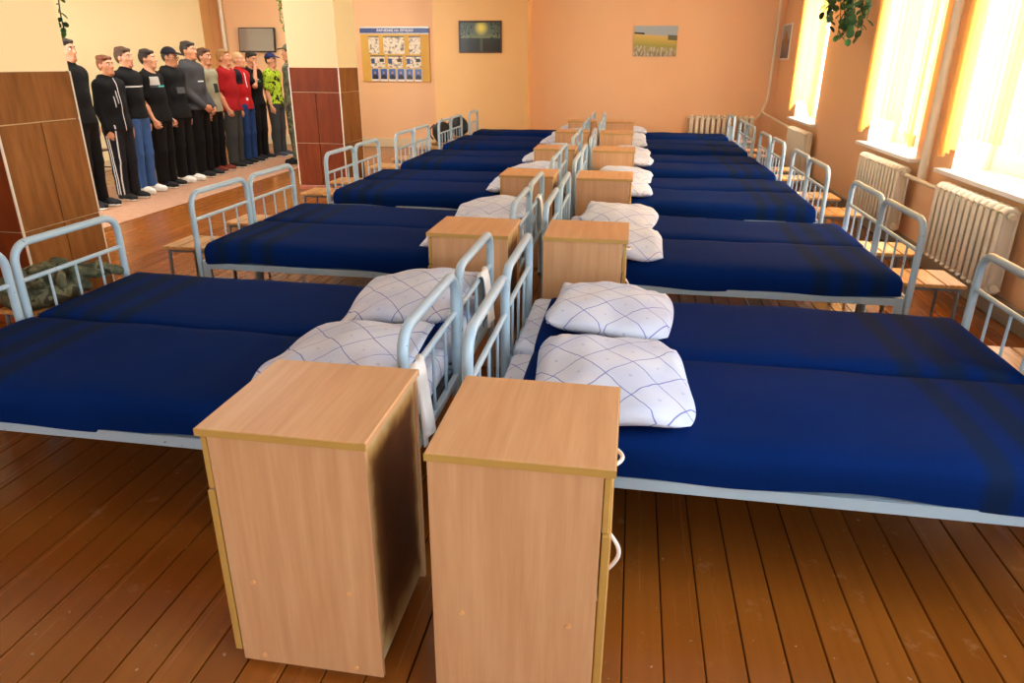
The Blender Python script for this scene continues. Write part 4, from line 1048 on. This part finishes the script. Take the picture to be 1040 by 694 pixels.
c = t.ramp(zz, [(0., S(120, 118, 84)), (.22, S(160, 152, 92)), (.30, S(150, 152, 66)), (.55, S(198, 176, 84)), (.68, S(214, 184, 110)), (.72, S(170, 184, 186)), (1., S(160, 182, 196))])
c = t.mix(t.math('MULTIPLY', t.ramp(t.noise(t.mapping(v, (30, 1, 12)), 1, 4), [(.45, 0.), (.6, 1.)]), t.math('LESS_THAN', zz, .32)), c, S(196, 190, 180))
tree = t.math('MULTIPLY', t.math('MULTIPLY', t.math('GREATER_THAN', x, .22), t.math('GREATER_THAN', zz, .57)), t.math('LESS_THAN', zz, .74)); c = t.mix(t.math('MULTIPLY', tree, .8), c, S(54, 76, 60))
tr2 = t.math('MULTIPLY', t.math('MULTIPLY', t.math('LESS_THAN', x, -.2), t.math('GREATER_THAN', zz, .70)), t.math('LESS_THAN', zz, .76)); c = t.mix(tr2, c, S(48, 56, 48))
t.base(c); t.rough(.5); M['meadow'] = t.m
e = empty('canvas_picture', (.32, Y_B - .012, 1.985)); tag(e, 'unframed summer meadow picture on the far peach wall', 'picture')
B(-.385, .385, -.012, .01, -.255, .255, .002).build('canvas', M['meadow'], e)
t = NT('autumn_tree_by_water_print'); v = t.coord(); sp = zgrad(t, v); y, z = sp.outputs[1], sp.outputs[2]
c = t.ramp(t.math('ADD', t.math('MULTIPLY', z, 1.7), .5), [(0., S(70, 66, 76)), (.35, S(128, 122, 132)), (.52, S(120, 112, 104)), (.6, S(170, 166, 168)), (1., S(176, 178, 190))])
d = t.math('SQRT', t.math('ADD', t.math('POWER', t.math('ADD', y, -.05), 2.), t.math('POWER', t.math('ADD', z, -.02), 2.)))
c = t.mix(t.ramp(t.math('ADD', d, t.math('MULTIPLY', t.noise(v, 18, 3), .08)), [(.17, 1.), (.20, 0.)]), c, S(150, 112, 20)); t.base(c); t.rough(.4); M['autumn'] = t.m
e = empty('framed_picture', (X_R - .012, 13.70, 1.97)); tag(e, 'narrow picture of a yellow tree by water, on the window wall in the far corner', 'picture')
B(-.006, .008, -.36, .36, -.265, .265).build('print', M['autumn'], e)
fr = MB().box(-.012, .01, -.385, .385, .262, .287, .002).box(-.012, .01, -.385, .385, -.287, -.262, .002).box(-.012, .01, -.385, -.36, -.262, .262, .002).box(-.012, .01, .36, .385, -.262, .262, .002)
fr.build('frame', M['white_sill'], e)

# ------------------------------------------------------------------ hanging plants
def leaf_mat(name, c0, c1):
    t = NT(name); oi = t.new('ShaderNodeObjectInfo').outputs['Random']; t.base(t.mix(oi, c0, c1)); t.rough(.35); return t.m
M['leaf'] = leaf_mat('dark_green_leaf', S(22, 58, 34), S(48, 104, 52)); M['leaf_light'] = leaf_mat('pale_green_leaf', S(70, 110, 50), S(120, 140, 80)); M['stem'] = plain('plant_stem', S(60, 70, 36), .6)
M['pot'] = plain('brown_clay_pot', S(120, 66, 40), .6)
def leaf_mesh(mat):
    v = [(0, 0, 0)]; f = []; n = 10
    for k in range(n):
        a = 2 * PI * k / n; r = 1 + .12 * math.cos(a); v.append((.5 + .5 * r * math.cos(a), .42 * r * math.sin(a), .10 * abs(math.sin(a)) - .08 * (.5 + .5 * math.cos(a)) ** 2))
    v[0] = (.5, 0, -.03); m_ = len(v); v += [(p[0], p[1], p[2] - .03) for p in v]
    for k in range(n):
        f.append((0, 1 + k, 1 + (k + 1) % n)); f.append((m_, m_ + 1 + (k + 1) % n, m_ + 1 + k)); f.append((1 + k, m_ + 1 + k, m_ + 1 + (k + 1) % n, 1 + (k + 1) % n))
    return MB().add(v, f).mesh('leaf', mat, 1.)
def plant(loc, strands, label, mat, lsize, seed, pot=True, step=.05):
    e = empty('hanging_plant', loc); tag(e, label, 'plant'); q = random.Random(seed); lm = leaf_mesh(mat)
    if pot:
        MB().tube([(0, 0, 0), (0, 0, .02), (0, 0, .14), (0, 0, .15)], [.075, .085, .11, .115], 14).build('pot', M['pot'], e, .7)
    for (dx, dy, ln, bow) in strands:
        pts = []; n = 9
        for k in range(n + 1):
            t = k / n; pts.append(Vector((dx * min(1, t * 2.2) + .015 * math.sin(7 * t + seed), dy * min(1, t * 2.2) + .02 * math.sin(5 * t + ln * 30), .15 + bow * math.sin(PI * min(1, t * 2.5)) - ln * max(0, t - .12) / .88)))
        st = MB().tube(pts, .0045, 5).build('stem', M['stem'], e, .9)
        cnt = max(3, int(ln / step))
        for k in range(cnt):
            t = .22 + .78 * k / max(1, cnt - 1); i = min(n - 1, int(t * n)); p = pts[i].lerp(pts[i + 1], t * n - i)
            o = link('leaf', lm, st, p, (q.uniform(-.5, .5), q.uniform(.4, 1.3), q.uniform(0, 6.28))); s = lsize * q.uniform(.7, 1.2); o.scale = (s, s, s)
    return e
plant((2.36, 9.02, 2.36), [(-.20, .26, .42, .06), (-.24, .12, .50, .07), (-.12, .02, .62, .05), (-.20, -.14, .60, .06), (-.04, -.30, .56, .05), (-.28, -.02, .40, .08), (0.0, .36, .40, .05), (-.12, -.34, .50, .06), (-.05, .14, .58, .05), (-.30, .22, .34, .06), (.0, -.42, .46, .05), (-.10, -.20, .64, .05), (.04, -.1, .6, .05)], 'hanging plant with round dark green leaves between two windows', M['leaf'], .085, 2)
plant((-4.46, 9.22, 2.45), [(-.03, .02, .36, .03), (-.05, -.03, .52, .03), (.02, -.05, .62, .03), (-.08, .05, .28, .04), (.03, .03, .40, .03)], 'pale trailing vine on the left side of the farther column', M['leaf_light'], .045, 4, True, .028)
plant((-3.80, 4.47, 1.98), [(.03, .0, .30, .02), (.06, .03, .36, .02), (.0, .02, .24, .02)], 'dark trailing vine behind the near column', M['leaf'], .04, 6, True, .03)
